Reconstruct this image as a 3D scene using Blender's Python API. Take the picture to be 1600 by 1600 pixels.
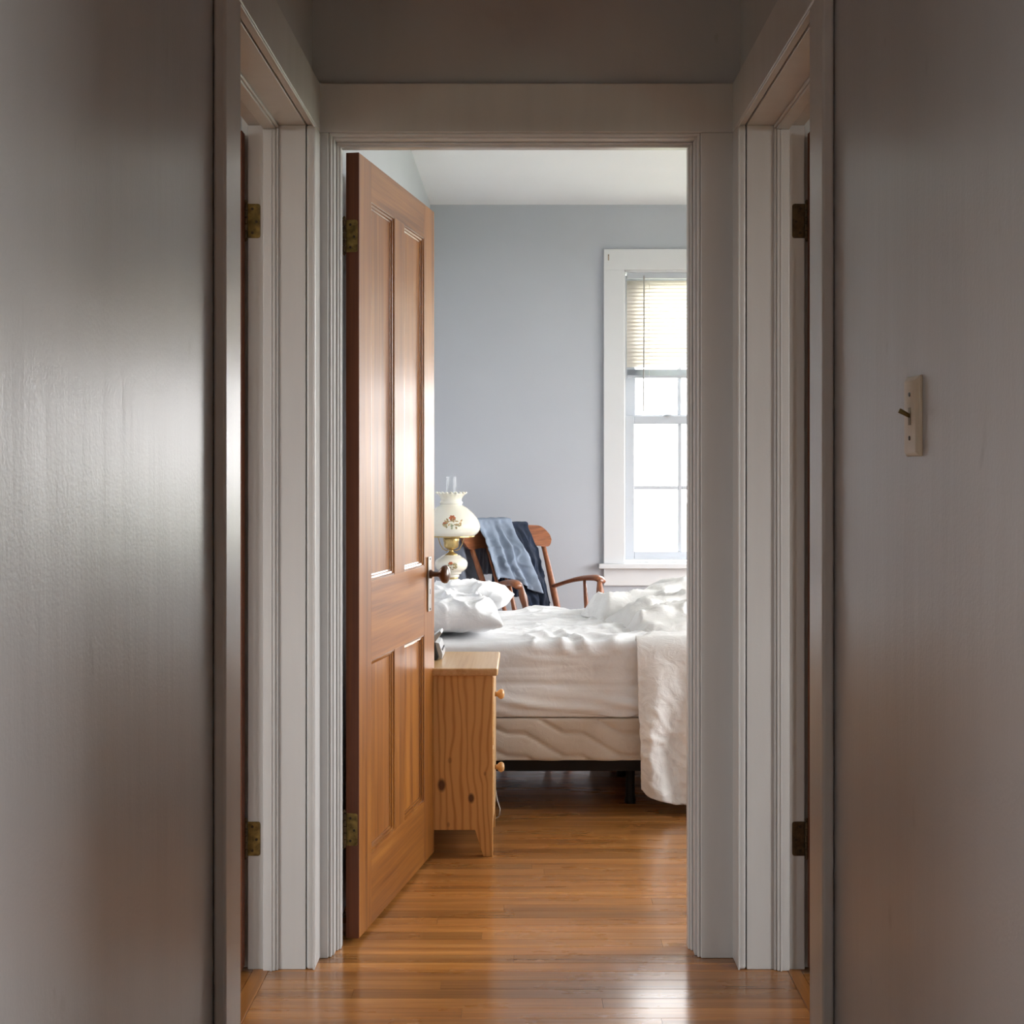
import bpy, bmesh, math, random
from mathutils import Vector, Matrix, noise

random.seed(7)
SC = bpy.context.scene
COL = SC.collection
for _o in list(bpy.data.objects):
    bpy.data.objects.remove(_o, do_unlink=True)

# ------------------------------------------------------------------ camera
CAM_Z = 1.207
cam_d = bpy.data.cameras.new('camera')
cam = bpy.data.objects.new('camera', cam_d)
COL.objects.link(cam)
cam.location = (0, 0, CAM_Z)
cam.rotation_euler = (math.pi / 2, 0, 0)
cam_d.sensor_fit = 'HORIZONTAL'
cam_d.sensor_width = 36.0
cam_d.lens = 2152.5 / 1600 * 36.0
cam_d.shift_x = -20 / 1600
cam_d.shift_y = -62 / 1600
cam_d.clip_start = 0.02
SC.camera = cam

# ------------------------------------------------------------------ view, sky
SC.view_settings.view_transform = 'Standard'
SC.view_settings.look = 'None'
SC.view_settings.gamma = 1.0
SC.view_settings.use_curve_mapping = False
SC.view_settings.exposure = 3.82
SC.cycles.max_bounces = 7
SC.cycles.diffuse_bounces = 4
SC.cycles.glossy_bounces = 3
SC.cycles.transparent_max_bounces = 24
SC.cycles.sample_clamp_indirect = 8.0

world = bpy.data.worlds.new('overcast_sky')
SC.world = world
world.use_nodes = True
_n = world.node_tree.nodes
_l = world.node_tree.links
_n.clear()
_tc = _n.new('ShaderNodeTexCoord')
_sp = _n.new('ShaderNodeSeparateXYZ')
_rp = _n.new('ShaderNodeValToRGB')
_rp.color_ramp.elements[0].position = 0.0
_rp.color_ramp.elements[0].color = (1.0, 0.985, 0.97, 1)
_rp.color_ramp.elements[1].position = 1.0
_rp.color_ramp.elements[1].color = (0.93, 0.96, 1.0, 1)
_bg = _n.new('ShaderNodeBackground')
_bg.inputs['Strength'].default_value = 1.0
_ow = _n.new('ShaderNodeOutputWorld')
_l.new(_tc.outputs['Generated'], _sp.inputs[0])
_l.new(_sp.outputs['Z'], _rp.inputs[0])
_l.new(_rp.outputs[0], _bg.inputs['Color'])
_l.new(_bg.outputs[0], _ow.inputs[0])


def portal(name, loc, rot, sx, sy):
    ld = bpy.data.lights.new(name, 'AREA')
    ld.shape = 'RECTANGLE'
    ld.size = sx
    ld.size_y = sy
    ld.cycles.is_portal = True
    o = bpy.data.objects.new(name, ld)
    COL.objects.link(o)
    o.location = loc
    o.rotation_euler = rot
    return o


H = math.pi / 2
portal('window_portal', (0.94, 7.40, 1.50), (-H, 0, 0), 0.86, 1.58)
portal('side_window_portal', (2.86, 5.35, 1.45), (0, H, 0), 1.8, 2.8)
portal('side_room_portal', (-3.34, 0.6, 1.45), (0, -H, 0), 1.5, 1.6)  # portals from here on serve unseen openings added to light the hall
portal('rear_room_portal', (-3.34, -1.85, 1.45), (0, -H, 0), 1.3, 1.3)
portal('other_room_portal', (3.34, 0.8, 1.45), (0, H, 0), 1.5, 1.6)

# ------------------------------------------------------------------ mesh helpers


class MB:
    """collects geometry for one mesh object"""

    def __init__(self):
        self.bm = bmesh.new()

    def box(self, x0, x1, y0, y1, z0, z1):
        v = [self.bm.verts.new(p) for p in
             ((x0, y0, z0), (x1, y0, z0), (x1, y1, z0), (x0, y1, z0),
              (x0, y0, z1), (x1, y0, z1), (x1, y1, z1), (x0, y1, z1))]
        for f in ((0, 3, 2, 1), (4, 5, 6, 7), (0, 1, 5, 4), (1, 2, 6, 5), (2, 3, 7, 6), (3, 0, 4, 7)):
            self.bm.faces.new([v[i] for i in f])
        return self

    def prism(self, poly, axis, a0, a1):
        """poly: 2-D outline in the two other axes (in x,y,z order); extruded along axis"""
        def p3(p, a):
            if axis == 'x':
                return (a, p[0], p[1])
            if axis == 'y':
                return (p[0], a, p[1])
            return (p[0], p[1], a)
        A = [self.bm.verts.new(p3(p, a0)) for p in poly]
        B = [self.bm.verts.new(p3(p, a1)) for p in poly]
        n = len(poly)
        self.bm.faces.new(A)
        self.bm.faces.new(B[::-1])
        for i in range(n):
            self.bm.faces.new((A[i], B[i], B[(i + 1) % n], A[(i + 1) % n]))
        return self

    def lathe(self, prof, seg=40, c=(0, 0, 0), axis='z', caps=True, rfun=None):
        rings = []
        for k, (r, h) in enumerate(prof):
            ring = []
            for i in range(seg):
                a = 2 * math.pi * i / seg
                rr = r if rfun is None else r + rfun(k, a)
                x, y = rr * math.cos(a), rr * math.sin(a)
                if axis == 'z':
                    p = (c[0] + x, c[1] + y, c[2] + h)
                elif axis == 'y':
                    p = (c[0] + x, c[1] + h, c[2] + y)
                else:
                    p = (c[0] + h, c[1] + x, c[2] + y)
                ring.append(self.bm.verts.new(p))
            rings.append(ring)
        for a, b in zip(rings, rings[1:]):
            for i in range(seg):
                self.bm.faces.new((a[i], a[(i + 1) % seg], b[(i + 1) % seg], b[i]))
        if caps:
            self.bm.faces.new(rings[0][::-1])
            self.bm.faces.new(rings[-1])
        return self

    def tube(self, pts, rad, seg=10, flat=None):
        """tube along pts; rad a number or list; flat=(sx, sz) squashes the section"""
        pts = [Vector(p) for p in pts]
        n = len(pts)
        rads = rad if isinstance(rad, (list, tuple)) else [rad] * n
        rings = []
        for i, p in enumerate(pts):
            t = (pts[min(i + 1, n - 1)] - pts[max(i - 1, 0)]).normalized()
            ref = Vector((0, 0, 1)) if abs(t.z) < 0.95 else Vector((0, 1, 0))
            s = t.cross(ref).normalized()
            u = s.cross(t).normalized()
            ring = []
            for k in range(seg):
                a = 2 * math.pi * k / seg
                fx, fz = flat or (1, 1)
                ring.append(self.bm.verts.new(p + s * math.cos(a) * rads[i] * fx + u * math.sin(a) * rads[i] * fz))
            rings.append(ring)
        for a, b in zip(rings, rings[1:]):
            for k in range(seg):
                self.bm.faces.new((a[k], a[(k + 1) % seg], b[(k + 1) % seg], b[k]))
        self.bm.faces.new(rings[0][::-1])
        self.bm.faces.new(rings[-1])
        return self

    def grid(self, nu, nv, fn, closed_u=False):
        V = [[self.bm.verts.new(fn(i / (nu if closed_u else nu - 1), j / (nv - 1))) for j in range(nv)] for i in range(nu)]
        for i in range(nu if closed_u else nu - 1):
            k = (i + 1) % nu
            for j in range(nv - 1):
                self.bm.faces.new((V[i][j], V[k][j], V[k][j + 1], V[i][j + 1]))
        return V

    def build(self, name, mat, parent=None, bevel=0.0, smooth=False, bseg=2, solid=0.0, subsurf=0, weld=False):
        if weld:
            bmesh.ops.remove_doubles(self.bm, verts=self.bm.verts, dist=1e-5)
        bmesh.ops.recalc_face_normals(self.bm, faces=self.bm.faces)
        me = bpy.data.meshes.new(name)
        self.bm.to_mesh(me)
        self.bm.free()
        if smooth:
            for p in me.polygons:
                p.use_smooth = True
        o = bpy.data.objects.new(name, me)
        COL.objects.link(o)
        if mat is not None:
            me.materials.append(mat)
        if parent is not None:
            o.parent = parent
        if solid:
            m = o.modifiers.new('thickness', 'SOLIDIFY')
            m.thickness = solid
            m.offset = 0
        if subsurf:
            m = o.modifiers.new('smooth', 'SUBSURF')
            m.levels = subsurf
            m.render_levels = subsurf
        if bevel:
            m = o.modifiers.new('bevel', 'BEVEL')
            m.width = bevel
            m.segments = bseg
            m.limit_method = 'ANGLE'
            m.angle_limit = math.radians(40)
            for p in me.polygons:
                p.use_smooth = True
            m.harden_normals = True
        return o


def box(name, b, mat, parent=None, bevel=0.0, bseg=2):
    return MB().box(*b).build(name, mat, parent, bevel, bseg=bseg)


def empty(name, loc=(0, 0, 0), rz=0.0):
    o = bpy.data.objects.new(name, None)
    o.empty_display_size = 0.05
    COL.objects.link(o)
    o.location = loc
    o.rotation_euler = (0, 0, rz)
    return o


def tag(o, label, cat, group=None):
    o['label'] = label
    o['category'] = cat
    if group:
        o['group'] = group
    return o


def struct(o, label=None):
    o['kind'] = 'structure'
    if label:
        o['label'] = label
    return o


def smooth01(a, b, x):
    t = max(0.0, min(1.0, (x - a) / (b - a)))
    return t * t * (3 - 2 * t)


def nz(x, y, z=0.0):
    return noise.noise(Vector((x, y, z)))


def ridge(x, y, z=0.0, p=2.0):
    return max(0.0, 1 - abs(nz(x, y, z)) * 2.2) ** p

# ------------------------------------------------------------------ materials


def new_mat(name):
    m = bpy.data.materials.new(name)
    m.use_nodes = True
    nt = m.node_tree
    b = nt.nodes['Principled BSDF']
    return m, nt, b


def N(nt, kind, **kw):
    n = nt.nodes.new(kind)
    for k, v in kw.items():
        if k.startswith('i_'):
            n.inputs[k[2:].replace('_', ' ')].default_value = v
        else:
            setattr(n, k, v)
    return n


def rgb(r, g, b):
    """sRGB 0..255 to linear"""
    f = lambda c: (c / 255 / 12.92) if c / 255 <= 0.04045 else ((c / 255 + 0.055) / 1.055) ** 2.4
    return (f(r), f(g), f(b), 1.0)


def ramp(nt, fac, stops):
    r = nt.nodes.new('ShaderNodeValToRGB')
    e = r.color_ramp.elements
    while len(e) < len(stops):
        e.new(0.5)
    for k, (p, c) in enumerate(stops):
        e[k].position = p
        e[k].color = c
    nt.links.new(fac, r.inputs[0])
    return r


def coords(nt, scale, source='Object', randomise=True):
    """mapped coordinates, shifted per object"""
    L = nt.links
    if source == 'Position':
        src = N(nt, 'ShaderNodeNewGeometry').outputs['Position']
    else:
        src = N(nt, 'ShaderNodeTexCoord').outputs[source]
    if randomise:
        oi = N(nt, 'ShaderNodeObjectInfo')
        mul = N(nt, 'ShaderNodeMath', operation='MULTIPLY')
        mul.inputs[1].default_value = 37.0
        L.new(oi.outputs['Random'], mul.inputs[0])
        add = N(nt, 'ShaderNodeVectorMath', operation='ADD')
        L.new(src, add.inputs[0])
        L.new(mul.outputs[0], add.inputs[1])
        src = add.outputs[0]
    mp = N(nt, 'ShaderNodeMapping')
    mp.inputs['Scale'].default_value = scale
    L.new(src, mp.inputs['Vector'])
    return mp.outputs[0]


def add_bump(nt, b, height, strength, dist=0.01, chain=None):
    bp = N(nt, 'ShaderNodeBump')
    bp.inputs['Strength'].default_value = strength
    bp.inputs['Distance'].default_value = dist
    nt.links.new(height, bp.inputs['Height'])
    if chain is not None:
        nt.links.new(chain, bp.inputs['Normal'])
    nt.links.new(bp.outputs[0], b.inputs['Normal'])
    return bp.outputs[0]


def paint(name, col, rough=0.35, var=0.05, streak=None, peel=0.06, wav=0.0, spec=0.5, marks=0.0):
    m, nt, b = new_mat(name)
    L = nt.links
    c = coords(nt, streak or (3, 3, 3), 'Position', False)
    n1 = N(nt, 'ShaderNodeTexNoise')
    n1.inputs['Scale'].default_value = 1.0
    n1.inputs['Detail'].default_value = 5
    L.new(c, n1.inputs['Vector'])
    lo = tuple(x * (1 - var) for x in col[:3]) + (1,)
    hi = tuple(min(1, x * (1 + var)) for x in col[:3]) + (1,)
    r = ramp(nt, n1.outputs['Fac'], [(0.3, lo), (0.7, hi)])
    out = r.outputs[0]
    if marks:
        cs = coords(nt, (9, 9, 5), 'Position', False)
        n3 = N(nt, 'ShaderNodeTexNoise')
        n3.inputs['Scale'].default_value = 1.6
        n3.inputs['Detail'].default_value = 3
        L.new(cs, n3.inputs['Vector'])
        rr = ramp(nt, n3.outputs['Fac'], [(0.71, (0, 0, 0, 1)), (0.78, (1, 1, 1, 1))])
        mx = N(nt, 'ShaderNodeMixRGB')
        mu = N(nt, 'ShaderNodeMath', operation='MULTIPLY')
        mu.inputs[1].default_value = marks
        L.new(rr.outputs[0], mu.inputs[0])
        L.new(mu.outputs[0], mx.inputs[0])
        L.new(out, mx.inputs[1])
        mx.inputs[2].default_value = tuple(x * 0.55 for x in col[:3]) + (1,)
        out = mx.outputs[0]
    L.new(out, b.inputs['Base Color'])
    b.inputs['Roughness'].default_value = rough
    b.inputs['Specular IOR Level'].default_value = spec
    c2 = coords(nt, (1, 1, 1), 'Position', False)
    n2 = N(nt, 'ShaderNodeTexNoise')
    n2.inputs['Scale'].default_value = 160
    n2.inputs['Detail'].default_value = 2
    L.new(c2, n2.inputs['Vector'])
    ch = add_bump(nt, b, n2.outputs['Fac'], peel, 0.004)
    if wav:
        n4 = N(nt, 'ShaderNodeTexNoise')
        n4.inputs['Scale'].default_value = 1.0
        n4.inputs['Detail'].default_value = 4
        c4 = coords(nt, (14, 14, 1.6), 'Position', False)
        L.new(c4, n4.inputs['Vector'])
        add_bump(nt, b, n4.outputs['Fac'], wav, 0.02, ch)
    return m


def wood(name, axis, dark, mid, light, rough=0.35, coat=0.0, scale=1.0, source='Object', per_obj=0.12, bump=0.05, rings=0.5, randomise=True):
    """grain runs along axis (0 x, 1 y, 2 z)"""
    m, nt, b = new_mat(name)
    L = nt.links
    s = [26 * scale] * 3
    s[axis] = 1.3 * scale
    c = coords(nt, s, source, randomise)
    n1 = N(nt, 'ShaderNodeTexNoise')
    n1.inputs['Scale'].default_value = 1.0
    n1.inputs['Detail'].default_value = 6
    n1.inputs['Distortion'].default_value = 0.6
    L.new(c, n1.inputs['Vector'])
    s2 = [150 * scale] * 3
    s2[axis] = 3.0 * scale
    c2 = coords(nt, s2, source, randomise)
    n2 = N(nt, 'ShaderNodeTexNoise')
    n2.inputs['Scale'].default_value = 1.0
    n2.inputs['Detail'].default_value = 3
    L.new(c2, n2.inputs['Vector'])
    mix = N(nt, 'ShaderNodeMath', operation='MULTIPLY_ADD')
    mix.inputs[1].default_value = 0.35
    L.new(n2.outputs['Fac'], mix.inputs[0])
    sc = N(nt, 'ShaderNodeMath', operation='MULTIPLY')
    sc.inputs[1].default_value = 0.65
    L.new(n1.outputs['Fac'], sc.inputs[0])
    L.new(sc.outputs[0], mix.inputs[2])
    r = ramp(nt, mix.outputs[0], [(0.33, dark), (0.5, mid), (0.66, light)])
    hsv = N(nt, 'ShaderNodeHueSaturation')
    oi = N(nt, 'ShaderNodeObjectInfo')
    mr = N(nt, 'ShaderNodeMapRange')
    mr.inputs['To Min'].default_value = 1 - per_obj
    mr.inputs['To Max'].default_value = 1 + per_obj
    L.new(oi.outputs['Random'], mr.inputs['Value'])
    L.new(mr.outputs[0], hsv.inputs['Value'])
    L.new(r.outputs[0], hsv.inputs['Color'])
    L.new(hsv.outputs[0], b.inputs['Base Color'])
    b.inputs['Roughness'].default_value = rough
    b.inputs['Coat Weight'].default_value = coat
    b.inputs['Coat Roughness'].default_value = 0.18
    add_bump(nt, b, mix.outputs[0], bump, 0.004)
    return m, nt, b, hsv


def fabric(name, col, rough=0.9, weave=900, bump=0.15, var=0.06, sheen=0.0, vscale=6, crease=0.22):
    m, nt, b = new_mat(name)
    L = nt.links
    c = coords(nt, (1, 1, 1), 'Object', False)
    n1 = N(nt, 'ShaderNodeTexNoise')
    n1.inputs['Scale'].default_value = vscale
    n1.inputs['Detail'].default_value = 6
    L.new(c, n1.inputs['Vector'])
    lo = tuple(x * (1 - var) for x in col[:3]) + (1,)
    hi = tuple(min(1, x * (1 + var)) for x in col[:3]) + (1,)
    r = ramp(nt, n1.outputs['Fac'], [(0.3, lo), (0.7, hi)])
    L.new(r.outputs[0], b.inputs['Base Color'])
    b.inputs['Roughness'].default_value = rough
    b.inputs['Sheen Weight'].default_value = sheen
    n2 = N(nt, 'ShaderNodeTexNoise')
    n2.inputs['Scale'].default_value = weave
    n2.inputs['Detail'].default_value = 2
    L.new(c, n2.inputs['Vector'])
    ch = add_bump(nt, b, n2.outputs['Fac'], bump, 0.002)
    n3 = N(nt, 'ShaderNodeTexNoise')
    n3.inputs['Scale'].default_value = 22
    n3.inputs['Detail'].default_value = 5
    n3.inputs['Distortion'].default_value = 0.8
    L.new(c, n3.inputs['Vector'])
    add_bump(nt, b, n3.outputs['Fac'], crease, 0.01, ch)
    return m


def plain(name, col, rough=0.5, metal=0.0, spec=0.5, var=0.0, vscale=40):
    m, nt, b = new_mat(name)
    b.inputs['Base Color'].default_value = col
    if var:
        c = coords(nt, (1, 1, 1), 'Object', True)
        n1 = N(nt, 'ShaderNodeTexNoise')
        n1.inputs['Scale'].default_value = vscale
        n1.inputs['Detail'].default_value = 4
        nt.links.new(c, n1.inputs['Vector'])
        lo = tuple(x * (1 - var) for x in col[:3]) + (1,)
        hi = tuple(min(1, x * (1 + var)) for x in col[:3]) + (1,)
        r = ramp(nt, n1.outputs['Fac'], [(0.35, lo), (0.65, hi)])
        nt.links.new(r.outputs[0], b.inputs['Base Color'])
    b.inputs['Roughness'].default_value = rough
    b.inputs['Metallic'].default_value = metal
    b.inputs['Specular IOR Level'].default_value = spec
    return m


M = {}
M['hall_wall'] = paint('hall_wall_paint', (0.43, 0.44, 0.455, 1), rough=0.33, var=0.05, streak=(6, 6, 1.0), peel=0.08, wav=0.08, spec=0.55, marks=0.35)
M['bed_wall'] = paint('bedroom_wall_paint', (0.495, 0.52, 0.572, 1), rough=0.55, var=0.02, peel=0.06)
M['ceiling'] = paint('ceiling_paint', (0.85, 0.865, 0.90, 1), rough=0.8, var=0.01, peel=0.03)
M['pale_wall'] = paint('side_room_paint', (0.55, 0.57, 0.55, 1), rough=0.6, var=0.02)
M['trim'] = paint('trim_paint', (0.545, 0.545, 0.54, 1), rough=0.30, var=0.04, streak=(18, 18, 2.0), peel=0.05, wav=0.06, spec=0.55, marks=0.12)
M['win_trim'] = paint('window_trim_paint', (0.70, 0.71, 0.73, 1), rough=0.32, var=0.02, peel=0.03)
M['vinyl'] = plain('window_sash_vinyl', (0.52, 0.55, 0.60, 1), 0.4)

fir_d, fir_m, fir_l = (0.13, 0.040, 0.006, 1), (0.235, 0.082, 0.011, 1), (0.32, 0.125, 0.020, 1)
M['fir_z'] = wood('fir_upright', 2, fir_d, fir_m, fir_l, 0.38, 0.12, per_obj=0.08)[0]
M['fir_x'] = wood('fir_crosswise', 0, fir_d, fir_m, fir_l, 0.38, 0.12, per_obj=0.08)[0]
M['fir_gloss'] = wood('fir_moulding_wood', 2, fir_d, fir_m, fir_l, 0.26, 0.9, per_obj=0.05)[0]
M['fir_dark'] = wood('fir_dark_edge', 2, (0.075, 0.016, 0.003, 1), (0.11, 0.026, 0.005, 1), (0.15, 0.040, 0.008, 1), 0.6, 0.0)[0]
M['walnut'] = wood('dark_brown_wood', 2, (0.05, 0.015, 0.006, 1), (0.10, 0.032, 0.011, 1), (0.17, 0.06, 0.02, 1), 0.30, 0.5)[0]
M['chair'] = wood('reddish_chair_wood', 2, (0.15, 0.045, 0.016, 1), (0.26, 0.085, 0.032, 1), (0.36, 0.13, 0.05, 1), 0.32, 0.4)[0]
M['chair_x'] = wood('reddish_chair_wood_crosswise', 0, (0.15, 0.045, 0.016, 1), (0.26, 0.085, 0.032, 1), (0.36, 0.13, 0.05, 1), 0.32, 0.4)[0]
M['pine_x'] = wood('pine_lengthwise', 1, (0.55, 0.29, 0.11, 1), (0.68, 0.42, 0.19, 1), (0.75, 0.50, 0.26, 1), 0.32, 0.3, per_obj=0.03)[0]
M['pine_knob'] = wood('pine_knob_wood', 0, (0.48, 0.23, 0.07, 1), (0.58, 0.30, 0.10, 1), (0.66, 0.38, 0.14, 1), 0.28, 0.4)[0]

# floor boards: strip oak, strongly varied from board to board
fm, fnt, fb, fhsv = wood('floor_board_wood', 0, (0.24, 0.088, 0.018, 1), (0.40, 0.165, 0.040, 1), (0.53, 0.245, 0.070, 1),
                         0.30, 0.7, scale=1.0, source='Position', per_obj=0.30, bump=0.03)
_c = coords(fnt, (2.5, 9, 1), 'Position', False)
_nn = N(fnt, 'ShaderNodeTexNoise')
_nn.inputs['Scale'].default_value = 1.0
_nn.inputs['Detail'].default_value = 6
fnt.links.new(_c, _nn.inputs['Vector'])
_mr = N(fnt, 'ShaderNodeMapRange')
_mr.inputs['From Min'].default_value = 0.3
_mr.inputs['From Max'].default_value = 0.7
_mr.inputs['To Min'].default_value = 0.22
_mr.inputs['To Max'].default_value = 0.36
fnt.links.new(_nn.outputs['Fac'], _mr.inputs['Value'])
fnt.links.new(_mr.outputs[0], fb.inputs['Roughness'])
fb.inputs['Coat Roughness'].default_value = 0.15
M['floor'] = fm
M['threshold'] = wood('threshold_wood', 1, (0.22, 0.085, 0.02, 1), (0.34, 0.14, 0.034, 1), (0.44, 0.19, 0.05, 1), 0.3, 0.1)[0]

M['brass'] = plain('aged_brass', (0.17, 0.115, 0.035, 1), 0.5, 0.8, var=0.5, vscale=60)
M['brass_dark'] = plain('tarnished_brass', (0.075, 0.048, 0.022, 1), 0.55, 0.6, var=0.4, vscale=60)
M['screw'] = plain('dark_screw', (0.03, 0.02, 0.012, 1), 0.5, 0.6)
M['lamp_brass'] = plain('lamp_brass', (0.55, 0.40, 0.17, 1), 0.28, 0.9, var=0.15)
M['steel'] = plain('dull_steel', (0.45, 0.42, 0.40, 1), 0.35, 0.8, var=0.1)
M['black'] = plain('black_painted_metal', (0.010, 0.008, 0.007, 1), 0.6, spec=0.25)
M['black_plastic'] = plain('black_plastic', (0.016, 0.017, 0.018, 1), 0.4)
M['silver_plastic'] = plain('silver_plastic', (0.50, 0.51, 0.52, 1), 0.35, 0.2)
M['cream_plate'] = plain('cream_painted_plate', (0.60, 0.54, 0.43, 1), 0.35, var=0.04)
M['toggle'] = plain('brass_toggle', (0.20, 0.15, 0.06, 1), 0.4, 0.5)
M['white_cord'] = plain('white_cord_plastic', (0.75, 0.74, 0.70, 1), 0.4)
M['dark_gap'] = plain('gap_dark_brown', (0.03, 0.025, 0.02, 1), 0.9)  # very dark matte brown, not assigned to any part

M['sheet'] = fabric('white_cotton_sheet', (0.84, 0.84, 0.85, 1), bump=0.08, crease=0.3)
M['pillow'] = fabric('white_pillowcase', (0.82, 0.82, 0.83, 1), bump=0.08, crease=0.45)
M['duvet'] = fabric('white_linen_cover', (0.80, 0.79, 0.775, 1), bump=0.25, weave=600, crease=0.6)
M['ticking'] = fabric('beige_quilted_ticking', (0.68, 0.60, 0.52, 1), bump=0.35, weave=450)
M['shirt'] = fabric('light_blue_chambray', (0.205, 0.25, 0.325, 1), bump=0.25, var=0.22, vscale=14)
M['jeans'] = fabric('navy_denim', (0.010, 0.018, 0.040, 1), bump=0.3, var=0.35, vscale=20)
M['sweater'] = fabric('slate_blue_jersey', (0.20, 0.225, 0.285, 1), bump=0.3, var=0.15)

# milk glass, clear glass, blind slats, window glass, lawn
m, nt, b = new_mat('cream_milk_glass')
b.inputs['Base Color'].default_value = (0.80, 0.76, 0.65, 1)
b.inputs['Roughness'].default_value = 0.12
b.inputs['Coat Weight'].default_value = 0.4
b.inputs['Subsurface Weight'].default_value = 0.15
b.inputs['Subsurface Radius'].default_value = (0.02, 0.015, 0.01)
b.inputs['Subsurface Scale'].default_value = 0.5
M['milk'] = m


def thin_glass(name, tint=(1, 1, 1, 1), refl=0.06):
    m = bpy.data.materials.new(name)
    m.use_nodes = True
    nt = m.node_tree
    nt.nodes.clear()
    out = N(nt, 'ShaderNodeOutputMaterial')
    t = N(nt, 'ShaderNodeBsdfTransparent')
    t.inputs[0].default_value = tint
    g = N(nt, 'ShaderNodeBsdfGlossy')
    g.inputs['Roughness'].default_value = 0.03
    lw0 = N(nt, 'ShaderNodeLayerWeight')
    lw0.inputs[0].default_value = 0.5
    pw = N(nt, 'ShaderNodeMath', operation='POWER')
    pw.inputs[1].default_value = 3.5
    nt.links.new(lw0.outputs['Facing'], pw.inputs[0])
    lw = N(nt, 'ShaderNodeMath', operation='MULTIPLY_ADD')
    lw.inputs[1].default_value = 0.75
    lw.inputs[2].default_value = refl * 0.5
    nt.links.new(pw.outputs[0], lw.inputs[0])
    mx = N(nt, 'ShaderNodeMixShader')
    nt.links.new(lw.outputs[0], mx.inputs[0])
    nt.links.new(t.outputs[0], mx.inputs[1])
    nt.links.new(g.outputs[0], mx.inputs[2])
    nt.links.new(mx.outputs[0], out.inputs[0])
    return m


M['pane'] = thin_glass('window_glass')
M['chimney'] = thin_glass('lamp_chimney_glass', (0.97, 0.98, 0.98, 1))

m = bpy.data.materials.new('ivory_blind_slat')
m.use_nodes = True
nt = m.node_tree
nt.nodes.clear()
out = N(nt, 'ShaderNodeOutputMaterial')
d = N(nt, 'ShaderNodeBsdfDiffuse')
d.inputs[0].default_value = (0.82, 0.80, 0.76, 1)
t = N(nt, 'ShaderNodeBsdfTranslucent')
t.inputs[0].default_value = (0.97, 0.93, 0.87, 1)
mx = N(nt, 'ShaderNodeMixShader')
mx.inputs[0].default_value = 0.62
nt.links.new(d.outputs[0], mx.inputs[1])
nt.links.new(t.outputs[0], mx.inputs[2])
nt.links.new(mx.outputs[0], out.inputs[0])
M['slat'] = m
M['rose'] = plain('painted_rose', (0.42, 0.12, 0.05, 1), 0.3, var=0.35, vscale=90)
M['leafpaint'] = plain('painted_leaf', (0.33, 0.23, 0.10, 1), 0.3, var=0.3, vscale=90)
M['greenpaint'] = plain('painted_green_leaf', (0.33, 0.36, 0.22, 1), 0.3, var=0.25, vscale=90)
M['budpaint'] = plain('painted_bud', (0.55, 0.36, 0.16, 1), 0.3, var=0.3, vscale=90)

# lawn outside
m, nt, b = new_mat('lawn_grass')
c = coords(nt, (1, 1, 1), 'Position', False)
n1 = N(nt, 'ShaderNodeTexNoise')
n1.inputs['Scale'].default_value = 2.0
n1.inputs['Detail'].default_value = 8
nt.links.new(c, n1.inputs['Vector'])
r = ramp(nt, n1.outputs['Fac'], [(0.3, (0.15, 0.165, 0.10, 1)), (0.7, (0.24, 0.26, 0.17, 1))])
nt.links.new(r.outputs[0], b.inputs['Base Color'])
b.inputs['Roughness'].default_value = 0.9
M['lawn'] = m

# nightstand side: knotty pine with rings bending round the knots (object space, metres)


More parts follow.
